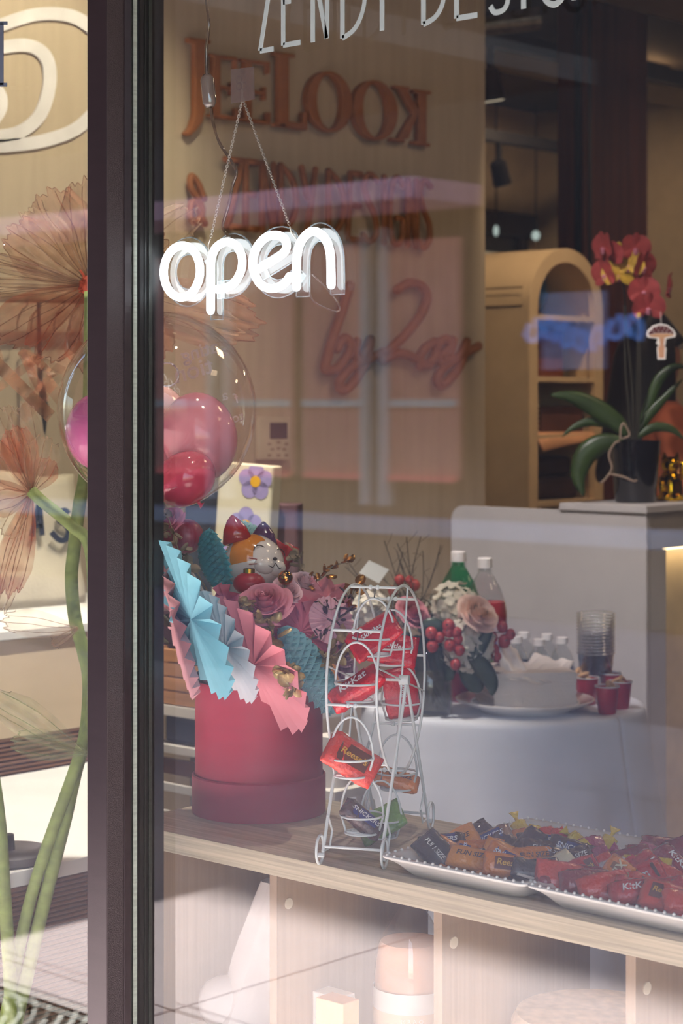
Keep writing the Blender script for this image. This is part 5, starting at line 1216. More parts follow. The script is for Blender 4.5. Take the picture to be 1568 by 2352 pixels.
for k in range(16):
    x0 = 930+r.uniform(-40, 40); tip = (r.choice([790, 830, 870, 885, 900, 925, 945, 975, 1000])+r.uniform(-12, 12), r.uniform(1232, 1330)); b = MB(); z = 4.95+r.uniform(-.05, .05)
    P = smoothpts(PX([(x0, 1440), ((x0+tip[0])/2+r.uniform(-18, 18), (1440+tip[1])/2), tip], z), 5); b.tube(P, 0.0011, 4)
    for j in range(5, len(P), 2):
        q = P[j]; e = q+im(r.uniform(-26, 26), r.uniform(-34, -6))*(z/F); b.tube([q, (q+e)/2+im(3, -2)*(z/F), e], 0.0006, 3)
    b.build('twig', m_twig, tg)
for k in range(16):
    c0 = (940+r.uniform(-50, 60), 1395+r.uniform(-20, 40)); b = MB()
    for j in range(14):
        e = (c0[0]+r.uniform(-50, 60), c0[1]+r.uniform(-35, 35)); b.tube(PX([c0, ((c0[0]+e[0])/2, (c0[1]+e[1])/2-6), e], 4.90), 0.0006, 3)
    b.build('fern_tuft', m_twig, tg)
A = [at(x, y, 4.90) for x, y in ((847,1287),(893,1308),(870,1340),(824,1316))]
t = thing('gift_card', 'blank white card on a clear pick above the bouquet', 'card', A[0])
b = MB(); b.add(A+[q+FW*0.001 for q in A], [(3,2,1,0),(4,5,6,7),(0,1,5,4),(1,2,6,5),(2,3,7,6),(3,0,4,7)]); b.build('card', m_whitep, t)
b = MB(); b.tube(PX([(872,1318),(888,1330),(900,1360),(930,1450)], 4.905), 0.002, 6); b.build('pick', m_clear, t, True)
# ------------------------------------------------------------------ orchid on the desk
OC = Vector((-3.475, 5.14, 1.2045)); OZ = 6.14
oc = thing('potted_orchid', 'red orchid in a glossy black pot on the desk', 'orchid', OC)
MB().lathe([(0.001,0.0),(0.062,0.0),(0.064,0.004),(0.077,0.185),(0.079,0.19),(0.075,0.19),(0.062,0.15),(0.001,0.15)], 40, Matrix.Translation(OC)).build('pot', mat('black_gloss_pot', (26,26,32), 0.12, var=0.3, scale=12, coat=0.5), oc, True)
m_ol = mat('orchid_leaf', (46,64,26), 0.35, var=0.2, scale=15)
def PO(l, z=OZ): return PX(l, z)
for pts, wd, dz in (([(1440,1000),(1415,970),(1365,935),(1315,912),(1264,907)], 0.062, 0.0), ([(1440,1005),(1410,978),(1360,968),(1320,980),(1290,1003)], 0.03, 0.02), ([(1430,1012),(1385,1018),(1345,1045),(1328,1095),(1340,1140)], 0.07, -0.04), ([(1462,1000),(1490,930),(1515,870),(1552,842),(1580,846)], 0.035, 0.05), ([(1465,1005),(1500,982),(1540,985),(1572,1010)], 0.03, -0.02), ([(1462,1000),(1490,955),(1525,915),(1568,870)], 0.03, 0.03)):
    b = leafm(PO(pts, OZ+dz), wd, OZ, 'orchid_leaf', m_ol, oc, fold=0.25)
m_spike = mat('orchid_spike', (44,40,30), 0.6)
for pts in ([(1455,1010),(1452,900),(1440,760),(1432,660),(1425,620),(1412,596)], [(1465,1010),(1470,860),(1468,740),(1475,690),(1490,660)], [(1450,1010),(1436,850),(1434,700)], [(1462,1010),(1464,800),(1466,730)]):
    b = MB(); b.tube(smoothpts(PO(pts), 5), 0.0032, 7); b.build('flower_spike', m_spike, oc, True)
m_op = mat('orchid_red', (168,66,64), 0.6, var=0.15, scale=40); m_oy = mat('orchid_yellow', (206,164,50), 0.6, var=0.15, scale=40); m_lip = mat('orchid_lip', (196,120,140), 0.5)
def bloom(px, py, n, s, m, k):
    c = at(px, py, OZ-0.05); M = look(c, n); inv = wm(oc).inverted(); b = MB()
    for a, w_, l_ in ((90, 0.62, 1.0), (215, 0.62, 1.0), (325, 0.62, 1.0), (168, 1.6, 1.05), (12, 1.6, 1.05)):
        Mp = M @ Matrix.Rotation(R(a-90), 4, 'Z')
        b.grid(lambda u, v: tuple(Mp @ Vector(((u-0.5)*s*w_*math.sin(math.pi*(0.12+0.76*v)), v*s*l_, s*0.22*v*v-s*0.25*(u-0.5)**2))), 5, 5)
    o = b.build('bloom', m, oc, 'all', fix=False)
    l = MB(); l.ell((0, -s*0.12, s*0.12), (s*0.16, s*0.14, s*0.16), 10, 8, M); l.ell((0, -s*0.30, s*0.16), (s*0.2, s*0.16, s*0.06), 10, 6, M); l.build('bloom_lip', m_lip, o, 'all')
BS = 0.05
for i, (px, py, nx, ny, nd, m) in enumerate(((1387,568,-0.85,0.1,0.4,m_op),(1400,585,0.5,-0.2,-0.4,m_op),(1389,630,-0.8,0.25,0.5,m_op),(1458,570,0.25,0.1,0.9,m_op),(1476,612,0.6,0.2,0.6,m_op),(1478,668,0.0,0.15,0.95,m_op),(1488,706,0.1,0.3,0.9,m_op),(1533,660,0.9,0.1,0.2,m_op),(1420,630,-0.2,0.2,-0.9,m_oy),(1442,608,0.3,0.1,-0.9,m_oy))):
    bloom(px, py, idir(nx, ny, 0.0)*math.hypot(nx, ny)+TWD*nd, BS*(0.95 if i % 2 else 1.0), m, i)
for px, py in ((1421,564),(1466,726)):
    b = MB(); b.ell(at(px, py, OZ-0.05), (0.009, 0.009, 0.012), 10, 8); b.build('bud', m_oy, oc, 'all')
m_root = mat('aerial_root', (150,128,112), 0.8)
for pts in ([(1423,1012),(1410,1020),(1398,1045),(1405,1075),(1390,1100),(1378,1110)], [(1400,1088),(1430,1095),(1455,1105),(1462,1102)], [(1424,1010),(1425,985),(1432,972),(1440,985)], [(1428,1008),(1445,1000),(1440,985)]):
    b = MB(); b.tube(smoothpts(PO(pts, OZ-0.085), 5), 0.0032, 6); b.build('aerial_root', m_root, oc, 'all')
# mushroom tag
mz = OZ-0.09; t = thing('mushroom_tag', 'flat cut-out tag of a spotted red mushroom hanging from the orchid', 'tag', at(1518, 790, mz))
def flat(poly, z, d, name, m, par):
    A = [at(x, y, z) for x, y in poly]; n = len(A); b = MB(); b.add(A+[q+FW*d for q in A], [tuple(range(n-1, -1, -1)), tuple(range(n, 2*n))]+[(i, (i+1) % n, n+(i+1) % n, n+i) for i in range(n)]); return b.build(name, m, par)
cap = [(1484,768),(1486,760),(1498,748),(1515,743),(1532,746),(1546,757),(1552,766),(1550,774),(1530,778),(1528,790),(1526,795),(1530,800),(1528,826),(1510,826),(1508,800),(1512,793),(1506,788),(1510,778),(1486,775)]
flat(cap, mz, 0.002, 'card', m_whitep, t)
flat([(1488,766),(1500,752),(1515,747),(1532,750),(1544,760),(1548,767),(1530,765),(1508,765),(1490,769)], mz-0.001, 0.001, 'printed_cap', mat('mushroom_red', (92,36,36), 0.6), t)
flat([(1490,770),(1508,766),(1530,766),(1547,768),(1545,771),(1528,775),(1510,775),(1492,773)], mz-0.001, 0.001, 'printed_gills', mat('mushroom_gill', (206,160,120), 0.6), t)
flat([(1513,775),(1526,775),(1524,790),(1526,798),(1525,822),(1513,822),(1511,800),(1515,790)], mz-0.001, 0.001, 'printed_stalk', mat('mushroom_stalk', (200,150,118), 0.6), t)
for px, py in ((1498,758),(1507,753),(1516,751),(1525,754),(1533,757),(1540,763),(1502,763),(1512,760),(1521,761),(1530,762)):
    b = MB(); b.tube([at(px, py, mz-0.0012), at(px, py, mz-0.0015)], 0.0017, 8); b.build('printed_spot', m_whitep, t)
b = MB(); b.tube([at(1518, 744, mz), at(1517, 715, mz+0.02)], 0.0008, 4); b.build('thread', m_cap, t)
# gold cat figurine
GC = at(1540, 1154, 6.22); GC.z = 1.2045
t = thing('gold_cat', 'small shiny gold lucky cat beside the orchid pot', 'figurine', GC)
m_gc = mat('polished_gold', (214,166,30), 0.12, metal=1.0, var=0.15, scale=20); T = Matrix.Translation(GC)
b = MB(); b.lathe([(0.001,0),(0.042,0),(0.044,0.01),(0.036,0.02),(0.038,0.04),(0.034,0.07),(0.024,0.09),(0.001,0.095)], 24, T); b.build('body', m_gc, t, 'all')
b = MB(); b.ell(GC+Vector((0,0,0.112)), (0.031, 0.03, 0.027), 18, 12); b.build('head', m_gc, t, 'all')
for s in (-1, 1):
    b = MB(); b.tube([GC+RT*s*0.018+Vector((0,0,0.128)), GC+RT*s*0.021+Vector((0,0,0.152))], [0.012, 0.001], 10); b.build('ear', m_gc, t, True)
    b = MB(); b.tube([GC+RT*s*0.03+TWD*0.01+Vector((0,0,0.07)), GC+RT*s*0.034+TWD*0.03+Vector((0,0,0.05 if s < 0 else 0.10)), GC+RT*s*0.03+TWD*0.034+Vector((0,0,0.03 if s < 0 else 0.125))], 0.010, 10); b.build('arm', m_gc, t, 'all')
    b = MB(); b.ell(GC+RT*s*0.02+TWD*0.034+Vector((0,0,0.012)), (0.015, 0.015, 0.011), 12, 8); b.build('foot', m_gc, t, 'all')
# ------------------------------------------------------------------ arched cabinet
KX, KY, KW, KH, KD = -4.604, 6.09, 0.49, 2.12, 0.44
m_cab = mat('cream_cabinet', (196,168,134), 0.55, var=0.05)
kb = thing('arched_cabinet', 'cream display cabinet with rounded top behind the desk', 'cabinet', (KX-KD/2, KY+KW/2, 0))
def arch(r_out, base, n=20):
    out = [(KY+KW/2-r_out, base), (KY+KW/2-r_out, KH-KW/2)]
    for k in range(1, n): a = math.pi*(1-k/n); out.append((KY+KW/2+r_out*math.cos(a), KH-KW/2+r_out*math.sin(a)))
    return out+[(KY+KW/2+r_out, KH-KW/2), (KY+KW/2+r_out, base)]
O1, I1 = arch(KW/2, 0.0), arch(KW/2-0.055, 0.0); I2 = arch(KW/2-0.03, 0.0)
def shell(Oo, Ii, x0, x1, name, m):
    n = len(Oo); v = [(x, y, z) for x in (x0, x1) for L_ in (Oo, Ii) for y, z in L_]; f = []
    for i in range(n-1):
        f += [(i, i+1, n+i+1, n+i), (2*n+i, 3*n+i, 3*n+i+1, 2*n+i+1), (i, 2*n+i, 2*n+i+1, i+1), (n+i, n+i+1, 3*n+i+1, 3*n+i)]
    b = MB(); b.add(v, f); return b.build(name, m, kb, True)
shell(O1, I1, KX-0.03, KX, 'face_frame', m_cab); shell(O1, I2, KX-KD, KX-0.031, 'carcass', m_cab)
bk_ = arch(KW/2-0.031, 0.0); b = MB(); b.prism(bk_, 0.01, frame((KX-KD, 0, 0), Vector((0,1,0)), UP, Vector((1,0,0)))); b.build('back_panel', mat('dark_back', (90,66,48), 0.7), kb)
for z in (1.855, 1.615, 1.39, 1.13, 0.6):
    MB().box((KX-KD+0.012, KY+0.032, z-0.02), (KX-0.002, KY+KW-0.032, z)).build('shelf', m_cab, kb)
for z in (1.955, 1.885): MB().box((KX-KD+0.02, KY-0.0015, z), (KX-0.032, KY-0.0002, z+0.006)).build('side_groove', mat('groove', (110,90,70), 0.7), kb)
def rbox(lo, hi, name, label, cat, m, bevel=0.003): return tag(MB().box(lo, hi).build(name, m, bevel=bevel), label, cat, 'things in the arched cabinet')
for i in range(2):
    c = Vector((KX-0.12, KY+0.09+0.075*i, 1.8555)); t = thing('drink_can', ('left red can on the top cabinet shelf', 'right red can on the top cabinet shelf')[i], 'can', c, 'things in the arched cabinet')
    MB().lathe([(0.001,0),(0.028,0),(0.032,0.008),(0.032,0.085),(0.027,0.093),(0.001,0.093)], 20, Matrix.Translation(c)).build('can_body', mat('can_red', (170,28,34), 0.3), t, True)
    MB().lathe([(0.027,0.0931),(0.027,0.096),(0.024,0.096)], 20, Matrix.Translation(c)).build('can_lid', m_chain, t, True)
c = Vector((KX-0.22, KY+0.28, 1.8555+0.115)); t = thing('blue_balloon', 'blue oval balloon under the cabinet arch', 'balloon', c, 'things in the arched cabinet')
b = MB(); b.ell(c, (0.08, 0.085, 0.115), 24, 16); b.build('balloon_skin', mat('blue_latex', (30,92,150), 0.3), t, 'all')
b = MB(); b.ell(c-Vector((0,0,0.114)), (0.01,0.01,0.006), 8, 5); b.build('knot', mat('blue_latex', (30,92,150), 0.3), t, 'all')
rbox((KX-0.36, KY+0.05, 1.616), (KX-0.08, KY+0.33, 1.80), 'brown_box', 'red brown box on the second cabinet shelf', 'box', mat('box_brown', (110,54,32), 0.6))
rbox((KX-0.36, KY+0.16, 1.391), (KX-0.06, KY+0.44, 1.50), 'wicker_box', 'low brown box on the third cabinet shelf', 'box', mat('box_brown2', (84,46,30), 0.7))
c = Vector((KX-0.06, KY+0.085, 1.40)); b = MB(); b.tube([c+Vector((0.03*math.cos(k*0.9), 0.03*math.sin(k*0.9), 0.0028*k)) for k in range(70)], 0.006, 6)
tag(b.build('rope_coil', mat('pale_rope', (170,140,116), 0.8), smooth='all'), 'coil of pale rope at the left of the third cabinet shelf', 'rope', 'things in the arched cabinet')
b = MB()
b.grid(lambda u, v: (KX-0.34+0.36*v, KY+0.06+0.38*u, 1.395+0.001-0.07*max(0, v-0.9)*10*(0.3+0.7*(1-u))-0.0), 8, 10); tag(b.build('shelf_cloth', mat('tan_cloth', (206,150,112), 0.8), smooth='all', solid=0.004), 'tan cloth hanging over the edge of a cabinet shelf', 'cloth', 'things in the arched cabinet')
rbox((KX-0.36, KY+0.05, 1.131), (KX-0.08, KY+0.44, 1.22), 'folded_textile', 'dark folded textile at the bottom of the glass cabinet', 'textile', mat('dark_textile', (70,52,48), 0.9), 0.02)
rbox((KX-0.34, KY+0.07, 1.222), (KX-0.1, KY+0.42, 1.30), 'folded_textile', 'upper dark folded textile in the cabinet', 'textile', mat('dark_textile2', (60,44,44), 0.9), 0.02)
# ------------------------------------------------------------------ person behind the desk, mostly out of frame
PB = Vector((-3.98, 6.02, 0.0)); m_skin = mat('skin', (170,112,86), 0.55, var=0.06, sss=0.0)
fx = Vector((0.62, 0.78, 0)).normalized(); rx = Vector((fx.y, -fx.x, 0))    # facing, right hand side
def pp(r_, f_, z): return PB+rx*r_+fx*f_+UP*z
def skin_mesh(name, pts, edges, rad, matl, parent, root, sub=2):
    me = bpy.data.meshes.new(name); inv = wm(parent).inverted(); me.from_pydata([inv @ p for p in pts], edges, []); me.materials.append(matl)
    o = bpy.data.objects.new(name, me); COL.objects.link(o); o.parent = parent
    md = o.modifiers.new('skin', 'SKIN'); md.use_smooth_shade = True
    for i, rr in enumerate(rad):
        sv = me.skin_vertices[0].data[i]; sv.radius = rr if isinstance(rr, tuple) else (rr, rr); sv.use_root = (i == root)
    s = o.modifiers.new('sub', 'SUBSURF'); s.levels = sub; s.render_levels = sub
    return o
per = thing('person', 'person with long dark hair in a terracotta top behind the desk', 'person', PB)
pts = [pp(0,0,0.98), pp(0,0.02,1.18), pp(0,0.0,1.42), pp(0,0.0,1.54), pp(0,0.02,1.66), pp(0,0.015,1.755),
       pp(0.19,-0.01,1.46), pp(0.27,0.02,1.19), pp(0.20,0.22,1.30), pp(0.19,0.27,1.36),
       pp(-0.19,-0.01,1.46), pp(-0.27,0.0,1.19), pp(-0.22,0.18,1.02), pp(-0.21,0.25,1.00),
       pp(0.10,0,0.92), pp(0.11,0.02,0.50), pp(0.11,-0.01,0.08), pp(0.11,0.12,0.04),
       pp(-0.10,0,0.92), pp(-0.11,0.02,0.50), pp(-0.11,-0.01,0.08), pp(-0.11,0.12,0.04)]
ed = [(0,1),(1,2),(2,3),(3,4),(4,5),(2,6),(6,7),(7,8),(8,9),(2,10),(10,11),(11,12),(12,13),(0,14),(14,15),(15,16),(16,17),(0,18),(18,19),(19,20),(20,21)]
rad = [(0.15,0.11),(0.13,0.10),(0.16,0.10),0.05,(0.078,0.092),(0.062,0.075),0.055,0.042,0.03,0.035,0.055,0.042,0.03,0.035,0.085,0.06,0.042,0.03,0.085,0.06,0.042,0.03]
for s, w0 in ((1, 9), (-1, 13)):
    base_ = pts[w0]; dirv = (pts[w0]-pts[w0-1]).normalized()
    for k, (off, ln) in enumerate(((-0.028, 0.07), (-0.009, 0.085), (0.010, 0.08), (0.028, 0.062), (0.045, 0.045))):
        a = base_+rx*off*0.9+dirv*(0.03 if k < 4 else -0.005); i0 = len(pts)
        pts += [a, a+dirv*ln*0.55+fx*0.004, a+dirv*ln+fx*0.012-UP*0.01]; ed += [(w0, i0), (i0, i0+1), (i0+1, i0+2)]; rad += [0.010, 0.009, 0.008]
skin_mesh('body', pts, ed, rad, m_skin, per, 0)
skin_mesh('sweater', [pp(0,0,0.95), pp(0,0.02,1.18), pp(0,0,1.42), pp(0,0,1.50), pp(0.20,-0.01,1.46), pp(0.275,0.02,1.19), pp(0.215,0.19,1.28), pp(-0.20,-0.01,1.46), pp(-0.275,0,1.19), pp(-0.225,0.15,1.04)], [(0,1),(1,2),(2,3),(2,4),(4,5),(5,6),(2,7),(7,8),(8,9)], [(0.17,0.13),(0.15,0.12),(0.18,0.12),0.07,0.072,0.057,0.045,0.072,0.057,0.045], mat('terracotta_knit', (178,92,58), 0.9, bump=0.2, bscale=200), per, 0)
skin_mesh('trousers', [pp(0,0,0.97), pp(0.105,0,0.88), pp(0.115,0.02,0.50), pp(0.115,-0.01,0.10), pp(-0.105,0,0.88), pp(-0.115,0.02,0.50), pp(-0.115,-0.01,0.10)], [(0,1),(1,2),(2,3),(0,4),(4,5),(5,6)], [(0.165,0.125),0.1,0.075,0.06,0.1,0.075,0.06], mat('dark_denim', (40,44,60), 0.9), per, 0)
b = MB()
def hairf(u, v):
    a = 2*math.pi*u; face = max(0, math.cos(a)); z = 1.865-0.62*v; sp = math.sin(min(1, v*3.2)*math.pi/2)
    r_ = 0.105*sp*(1+0.25*v); open_ = 1-0.55*face*(1 if v > 0.22 else 0)
    return tuple(pp(r_*math.sin(a)*(1+0.05*math.sin(9*a)), -0.005+r_*1.12*math.cos(a)*open_-0.07*v*(1-face), z-0.02*math.sin(7*a)*v))
b.grid(hairf, 48, 24); b.build('hair', mat('dark_hair', (28,20,20), 0.5, var=0.3, scale=(90,90,6)), per, 'all', solid=0.004)
for s in (-1, 1):
    b = MB(); b.ell(pp(0.032*s, 0.098, 1.715), (0.013, 0.013, 0.008), 10, 8); b.build('eye', m_whitep, per, 'all')
    b = MB(); b.tube([pp(0.018*s, 0.104, 1.738), pp(0.034*s, 0.106, 1.744), pp(0.05*s, 0.094, 1.738)], 0.003, 6); b.build('eyebrow', _M['dark_hair'], per, True)
    b = MB(); b.ell(pp(0.086*s, 0.01, 1.70), (0.012, 0.02, 0.03), 10, 8); b.build('ear', m_skin, per, 'all')
b = MB(); b.tube([pp(0, 0.104, 1.715), pp(0, 0.122, 1.685), pp(0, 0.108, 1.676)], [0.008, 0.013, 0.011], 8); b.build('nose', m_skin, per, 'all')
b = MB(); b.tube([pp(-0.022, 0.096, 1.648), pp(0, 0.106, 1.645), pp(0.022, 0.096, 1.648)], 0.006, 7); b.build('mouth', mat('lips', (150,70,66), 0.5), per, 'all')
# ------------------------------------------------------------------ stepped display behind the left pane
m_cream = mat('cream_panel', (222,200,168), 0.6, var=0.04); m_wtop = mat('white_top', (236,234,230), 0.5, var=0.03)
m_reed = mat('reeded_walnut', (118,82,62), 0.6, var=0.2, scale=(3,3,90))
PT = 0.965; PF = 0.6175
sg = thing('display_platform', 'low white display platform with reeded wooden front', 'platform', (-3.4, 2.8, 0))
top_ = [(-3.79,2.30),(-3.0,2.30),(-3.0,2.636),(-3.79,3.32)]
MB().prism(top_, 0.03, None, PF-0.03).build('platform_top', m_wtop, sg, bevel=0.002)
MB().prism([(-3.79,2.32),(-3.03,2.32),(-3.03,2.62),(-3.79,3.30)], PF-0.032, None, 0.0).build('platform_body', mat('reed_ground', (70,46,36), 0.7), sg)
b = MB(); z = 0.05
while z < PF-0.04:
    b.tube([(-3.028, 2.321, z), (-3.028, 2.618, z)], 0.0036, 6); z += 0.0092
o = b.build('reeded_front', m_reed, sg, True); o['kind'] = 'stuff'
pd = thing('display_podium', 'cream podium with white top against the wall', 'podium', (-4.1, 3.0, 0))
MB().prism([(-4.395,2.30),(-3.78,2.30),(-3.78,3.325),(-4.395,3.85)], 0.022, None, PT-0.022).build('podium_top', m_wtop, pd, bevel=0.002)
MB().prism([(-4.395,2.31),(-3.792,2.31),(-3.792,3.32),(-4.395,3.84)], PT-0.024-0.707, None, 0.707).build('podium_panel', m_cream, pd)
MB().prism([(-4.395,2.31),(-3.80,2.31),(-3.80,3.315),(-4.395,3.83)], 0.70, None, 0.004).build('podium_base', _M['reed_ground'], pd)
b = MB(); z = PF+0.006
while z < 0.705:
    b.tube([(-3.796, 2.311, z), (-3.796, 3.31, z)], 0.0045, 6); z += 0.0112
o = b.build('reeded_plinth', m_reed, pd, True); o['kind'] = 'stuff'
# on the podium
q = Vector((-4.03, 2.86, PT+0.001))
t = thing('brown_box', 'tall dark brown gift box on the podium', 'box', q)
MB().prism([(-0.09,-0.12),(0.10,-0.12),(0.10,0.085),(0.075,0.12),(-0.09,0.12)], 0.245, Matrix.Translation(q)).build('box_body', mat('chocolate_card', (98,62,54), 0.5, var=0.06), t, bevel=0.002)
q = Vector((-4.22, 3.32, PT+0.001)); t = thing('canvas_tote', 'white canvas tote with dark blue letters standing on the podium', 'tote bag', q)
def tote(u, v):
    a = u; x = 0.05*math.sin(math.pi*(1-abs(2*((u*2) % 1)-1)))*0; return None
b = MB()
def totef(u, v):
    s = u*4; k = int(min(3.999, s)); f = s-k; hx, hy = 0.05, 0.19
    c = [(hx,-hy),(hx,hy),(-hx,hy),(-hx,-hy)]; x = c[k][0]*(1-f)+c[(k+1) % 4][0]*f; y = c[k][1]*(1-f)+c[(k+1) % 4][1]*f
    sq = 1-0.6*v**2; return (q.x+x*sq+0.006*math.sin(11*y+9*v), q.y+y*(1-0.05*v)+0.004*math.sin(13*v), q.z+0.355*v-0.012*math.sin(y*14)*v)
b.grid(totef, 48, 14); b.build('bag_body', mat('raw_canvas', (222,212,192), 0.9, var=0.05, bump=0.15, bscale=150), t, 'all', solid=0.003)
m_navy = mat('navy_print', (44,52,78), 0.7)
# letters A and S on the face that looks into the shop
def on_tote(px, py): p = atX(px, py, -4.165); return p
b = MB()
def band(pts, wpx):
    P = smoothpts([Vector((x, y, 0)) for x, y in pts], 5) if len(pts) > 2 else [Vector((x, y, 0)) for x, y in pts]
    Lf, Rt_ = [], []
    for i, p in enumerate(P):
        d = (P[min(i+1, len(P)-1)]-P[max(i-1, 0)]).normalized(); n_ = Vector((-d.y, d.x, 0))*wpx/2
        Lf.append(on_tote(p.x+n_.x, p.y+n_.y)); Rt_.append(on_tote(p.x-n_.x, p.y-n_.y))
    v = []
    for a, c in zip(Lf, Rt_): v += [a, c]
    b.add(v, [(2*i, 2*i+2, 2*i+3, 2*i+1) for i in range(len(P)-1)])
band([(72,1232),(90,1155)], 12); band([(90,1155),(97,1230)], 12); band([(78,1208),(97,1208)], 10)
band([(158,1180),(148,1172),(137,1180),(136,1195),(150,1205),(158,1220),(152,1238),(136,1240),(118,1222)], 13)
b.build('letters', m_navy, t, solid=0.001, fix=False)
# rod with hooks on the wall, black ribbon
rl = thing('hook_rail', 'wooden rod with wire hooks on the cream wall', 'rail', wallpt(100, 688, 0.05))
b = MB(); b.tube([wallpt(-60, 684, 0.07), wallpt(270, 690, 0.07)], 0.013, 10); b.build('rod', mat('grey_branch', (140,118,96), 0.8, var=0.2, scale=20), rl, 'all')
for x in (30, 62, 115, 150):
    b = MB(); b.tube(smoothpts([wallpt(x, 676, 0.07), wallpt(x+2, 700, 0.086), wallpt(x-8, 715, 0.08), wallpt(x-12, 735, 0.07), wallpt(x-14, 760, 0.07)], 4), 0.002, 5); b.build('wire_hook', m_twig, rl, True)
for x in (-20, 250):
    b = MB(); b.tube([wallpt(x, 688, 0.0), wallpt(x, 688, 0.07)], 0.006, 6); b.build('bracket', m_black, rl)
o = flat([(84,694),(92,694),(98,880),(104,884),(108,920),(116,945),(108,962),(104,1002),(100,990),(92,930),(86,880)], 5.45, 0.004, 'black_ribbon', mat('black_satin', (16,16,18), 0.3), None); tag(o, 'black satin ribbon hanging from the rod on the cream wall', 'ribbon')
# ------------------------------------------------------------------ giant organza flowers
def organza(name, col, op=0.42): return glassy(name, (255,250,245), 0.015, opac=op, ocol=col, dirt=0.16)
og_b = organza('organza_brown', (172,116,90), 0.33); og_p = organza('organza_peach', (198,108,74), 0.44); og_c = organza('organza_cream', (206,184,158), 0.20); og_g = organza('organza_green', (186,200,158), 0.30)
CREASE = {'organza_brown': organza('crease_brown', (140,92,70), 0.62), 'organza_peach': organza('crease_peach', (176,92,62), 0.6), 'organza_cream': organza('crease_cream', (186,160,132), 0.55), 'organza_green': organza('crease_green', (150,166,116), 0.5)}
def opetal(c, tip, width, matl, parent, pleats=4, seed=0, cup=0.08, name='petal', wide0=0.06, tipround=0.55):
    r = random.Random(seed); L_ = (tip-c); ln = L_.length; d = L_.normalized(); s = d.cross(TWD).normalized(); nn = s.cross(d).normalized(); ph = r.uniform(0, 6)
    def f(u, v):
        x = (u-0.5)*2; hw = width*(wide0+(1-wide0)*math.sin(min(1.0, v*1.15)*math.pi/2)**0.9)*(1-0.25*max(0, v-0.8)/0.2)
        edge = 1-tipround*0.22*x*x+0.03*math.sin(9*x+ph)+0.02*math.sin(23*x+ph*2); vv = v*edge
        amp = width*0.10*(0.4+v); h = amp*math.sin(pleats*math.pi*x+ph)+cup*ln*v*v*0.6+0.02*math.sin(17*x+5*v+ph)*max(0, v-0.7)*ln*4*0.3
        return tuple(c+d*(ln*vv)+s*(x*hw)+nn*h)
    b = MB(); b.grid(f, 44, 16); o = b.build(name, matl, parent, 'all', fix=False)
    cr_ = MB()
    for k in range(3):
        u = 0.10+0.8*(k+r.uniform(-0.35, 0.35)+0.35)/3; cr_.tube([f(u+0.02*math.sin(j*0.9+k), 0.05+0.92*j/12) for j in range(13)], 0.0008, 4)
    cr_.tube([f(j/44, 1.0) for j in range(45)], 0.0008, 4)
    cr_.build('crease', CREASE[matl.name], o); return o
FZ = 3.95; fc = at(207, 656, FZ)
bf = thing('organza_flower', 'giant brown organza flower behind the mullion', 'fabric flower', fc, 'giant organza flowers')
for i, (dx, dy, wpx, m, dz) in enumerate(((-185,-130,70,og_b,-0.02),(-100,-215,75,og_b,0.0),(-10,-240,70,og_b,0.03),(60,-235,60,og_c,0.05),(-150,-170,55,og_c,-0.05),(-215,118,62,og_p,-0.05),(-120,160,70,og_p,-0.02),(160,-130,95,og_b,0.05),(240,-165,60,og_c,0.06),(385,95,78,og_b,0.06),(340,110,55,og_c,0.02),(150,190,100,og_p,0.04),(40,200,90,og_p,0.0))):
    opetal(fc, at(207+dx, 656+dy, FZ+dz), wpx/F*FZ, m, bf, 5, i+1, 0.05)
for i, (dx, dy) in enumerate(((-230,-72),(-240,-48),(-240,-8),(-232,22))):
    opetal(fc, at(207+dx, 656+dy, FZ-0.03), 15/F*FZ, og_b, bf, 2, i+30, 0.02, 'folded_petal')
b = MB()
for k in range(14):
    r = random.Random(k); b.tube([fc, fc+im(r.uniform(-28, 4), r.uniform(-40, 18))*(FZ/F)+TWD*0.02], 0.002, 5)
b.build('stamens', mat('rust_stamen', (176,72,44), 0.7), bf)
b = MB(); b.ell(fc, (0.022, 0.022, 0.022), 12, 8); b.build('flower_heart', _M['rust_stamen'], bf, 'all')
m_gstem = mat('paper_green_stem', (128,144,78), 0.7, var=0.22, scale=(30,30,40), bump=0.4, bscale=(20,20,60))
def gstem(pts, z0, z1, r_, label, parent=None):
    n = len(pts); P = smoothpts([at(x, y, z0+(z1-z0)*i/(n-1)) for i, (x, y) in enumerate(pts)], 5); b = MB(); b.tube(P, r_, 12)
    return b.build('stem', m_gstem, parent, 'all')
gstem([(208,670),(205,900),(196,1080),(182,1160),(170,1260),(164,1330),(172,1420),(190,1490),(203,1550),(203,1620),(195,1690),(172,1780),(150,1880),(125,1980),(95,2100),(60,2250),(30,2380),(0,2520)], 3.90, 3.70, 0.0128, '', bf)
b2 = at(72, 1132, 3.80)
sf = thing('organza_flower', 'drooping peach organza bud at the left edge', 'fabric flower', b2, 'giant organza flowers')
for i, (dx, dy, wpx, m, dz) in enumerate(((-75,-195,55,og_c,-0.02),(-20,-200,45,og_c,0.03),(35,-130,45,og_c,-0.03),(45,-75,35,og_p,0.02),(-90,-110,60,og_p,0.03),(-40,-150,45,og_p,0.0),(-100,20,45,og_p,-0.02),(-60,100,40,og_c,-0.05),(-55,230,45,og_p,0.02),(-75,270,40,og_c,0.03))):
    opetal(b2, at(72+dx, 1132+dy, 3.80+dz), wpx/F*3.8, m, sf, 4, i+50, 0.10)
gstem([(72,1128),(95,1150),(130,1178),(165,1208),(205,1255),(215,1400),(212,1620),(190,1710),(160,1800),(120,1910),(80,2030),(50,2150),(20,2300),(-20,2480)], 3.79, 3.72, 0.0115, '', sf)
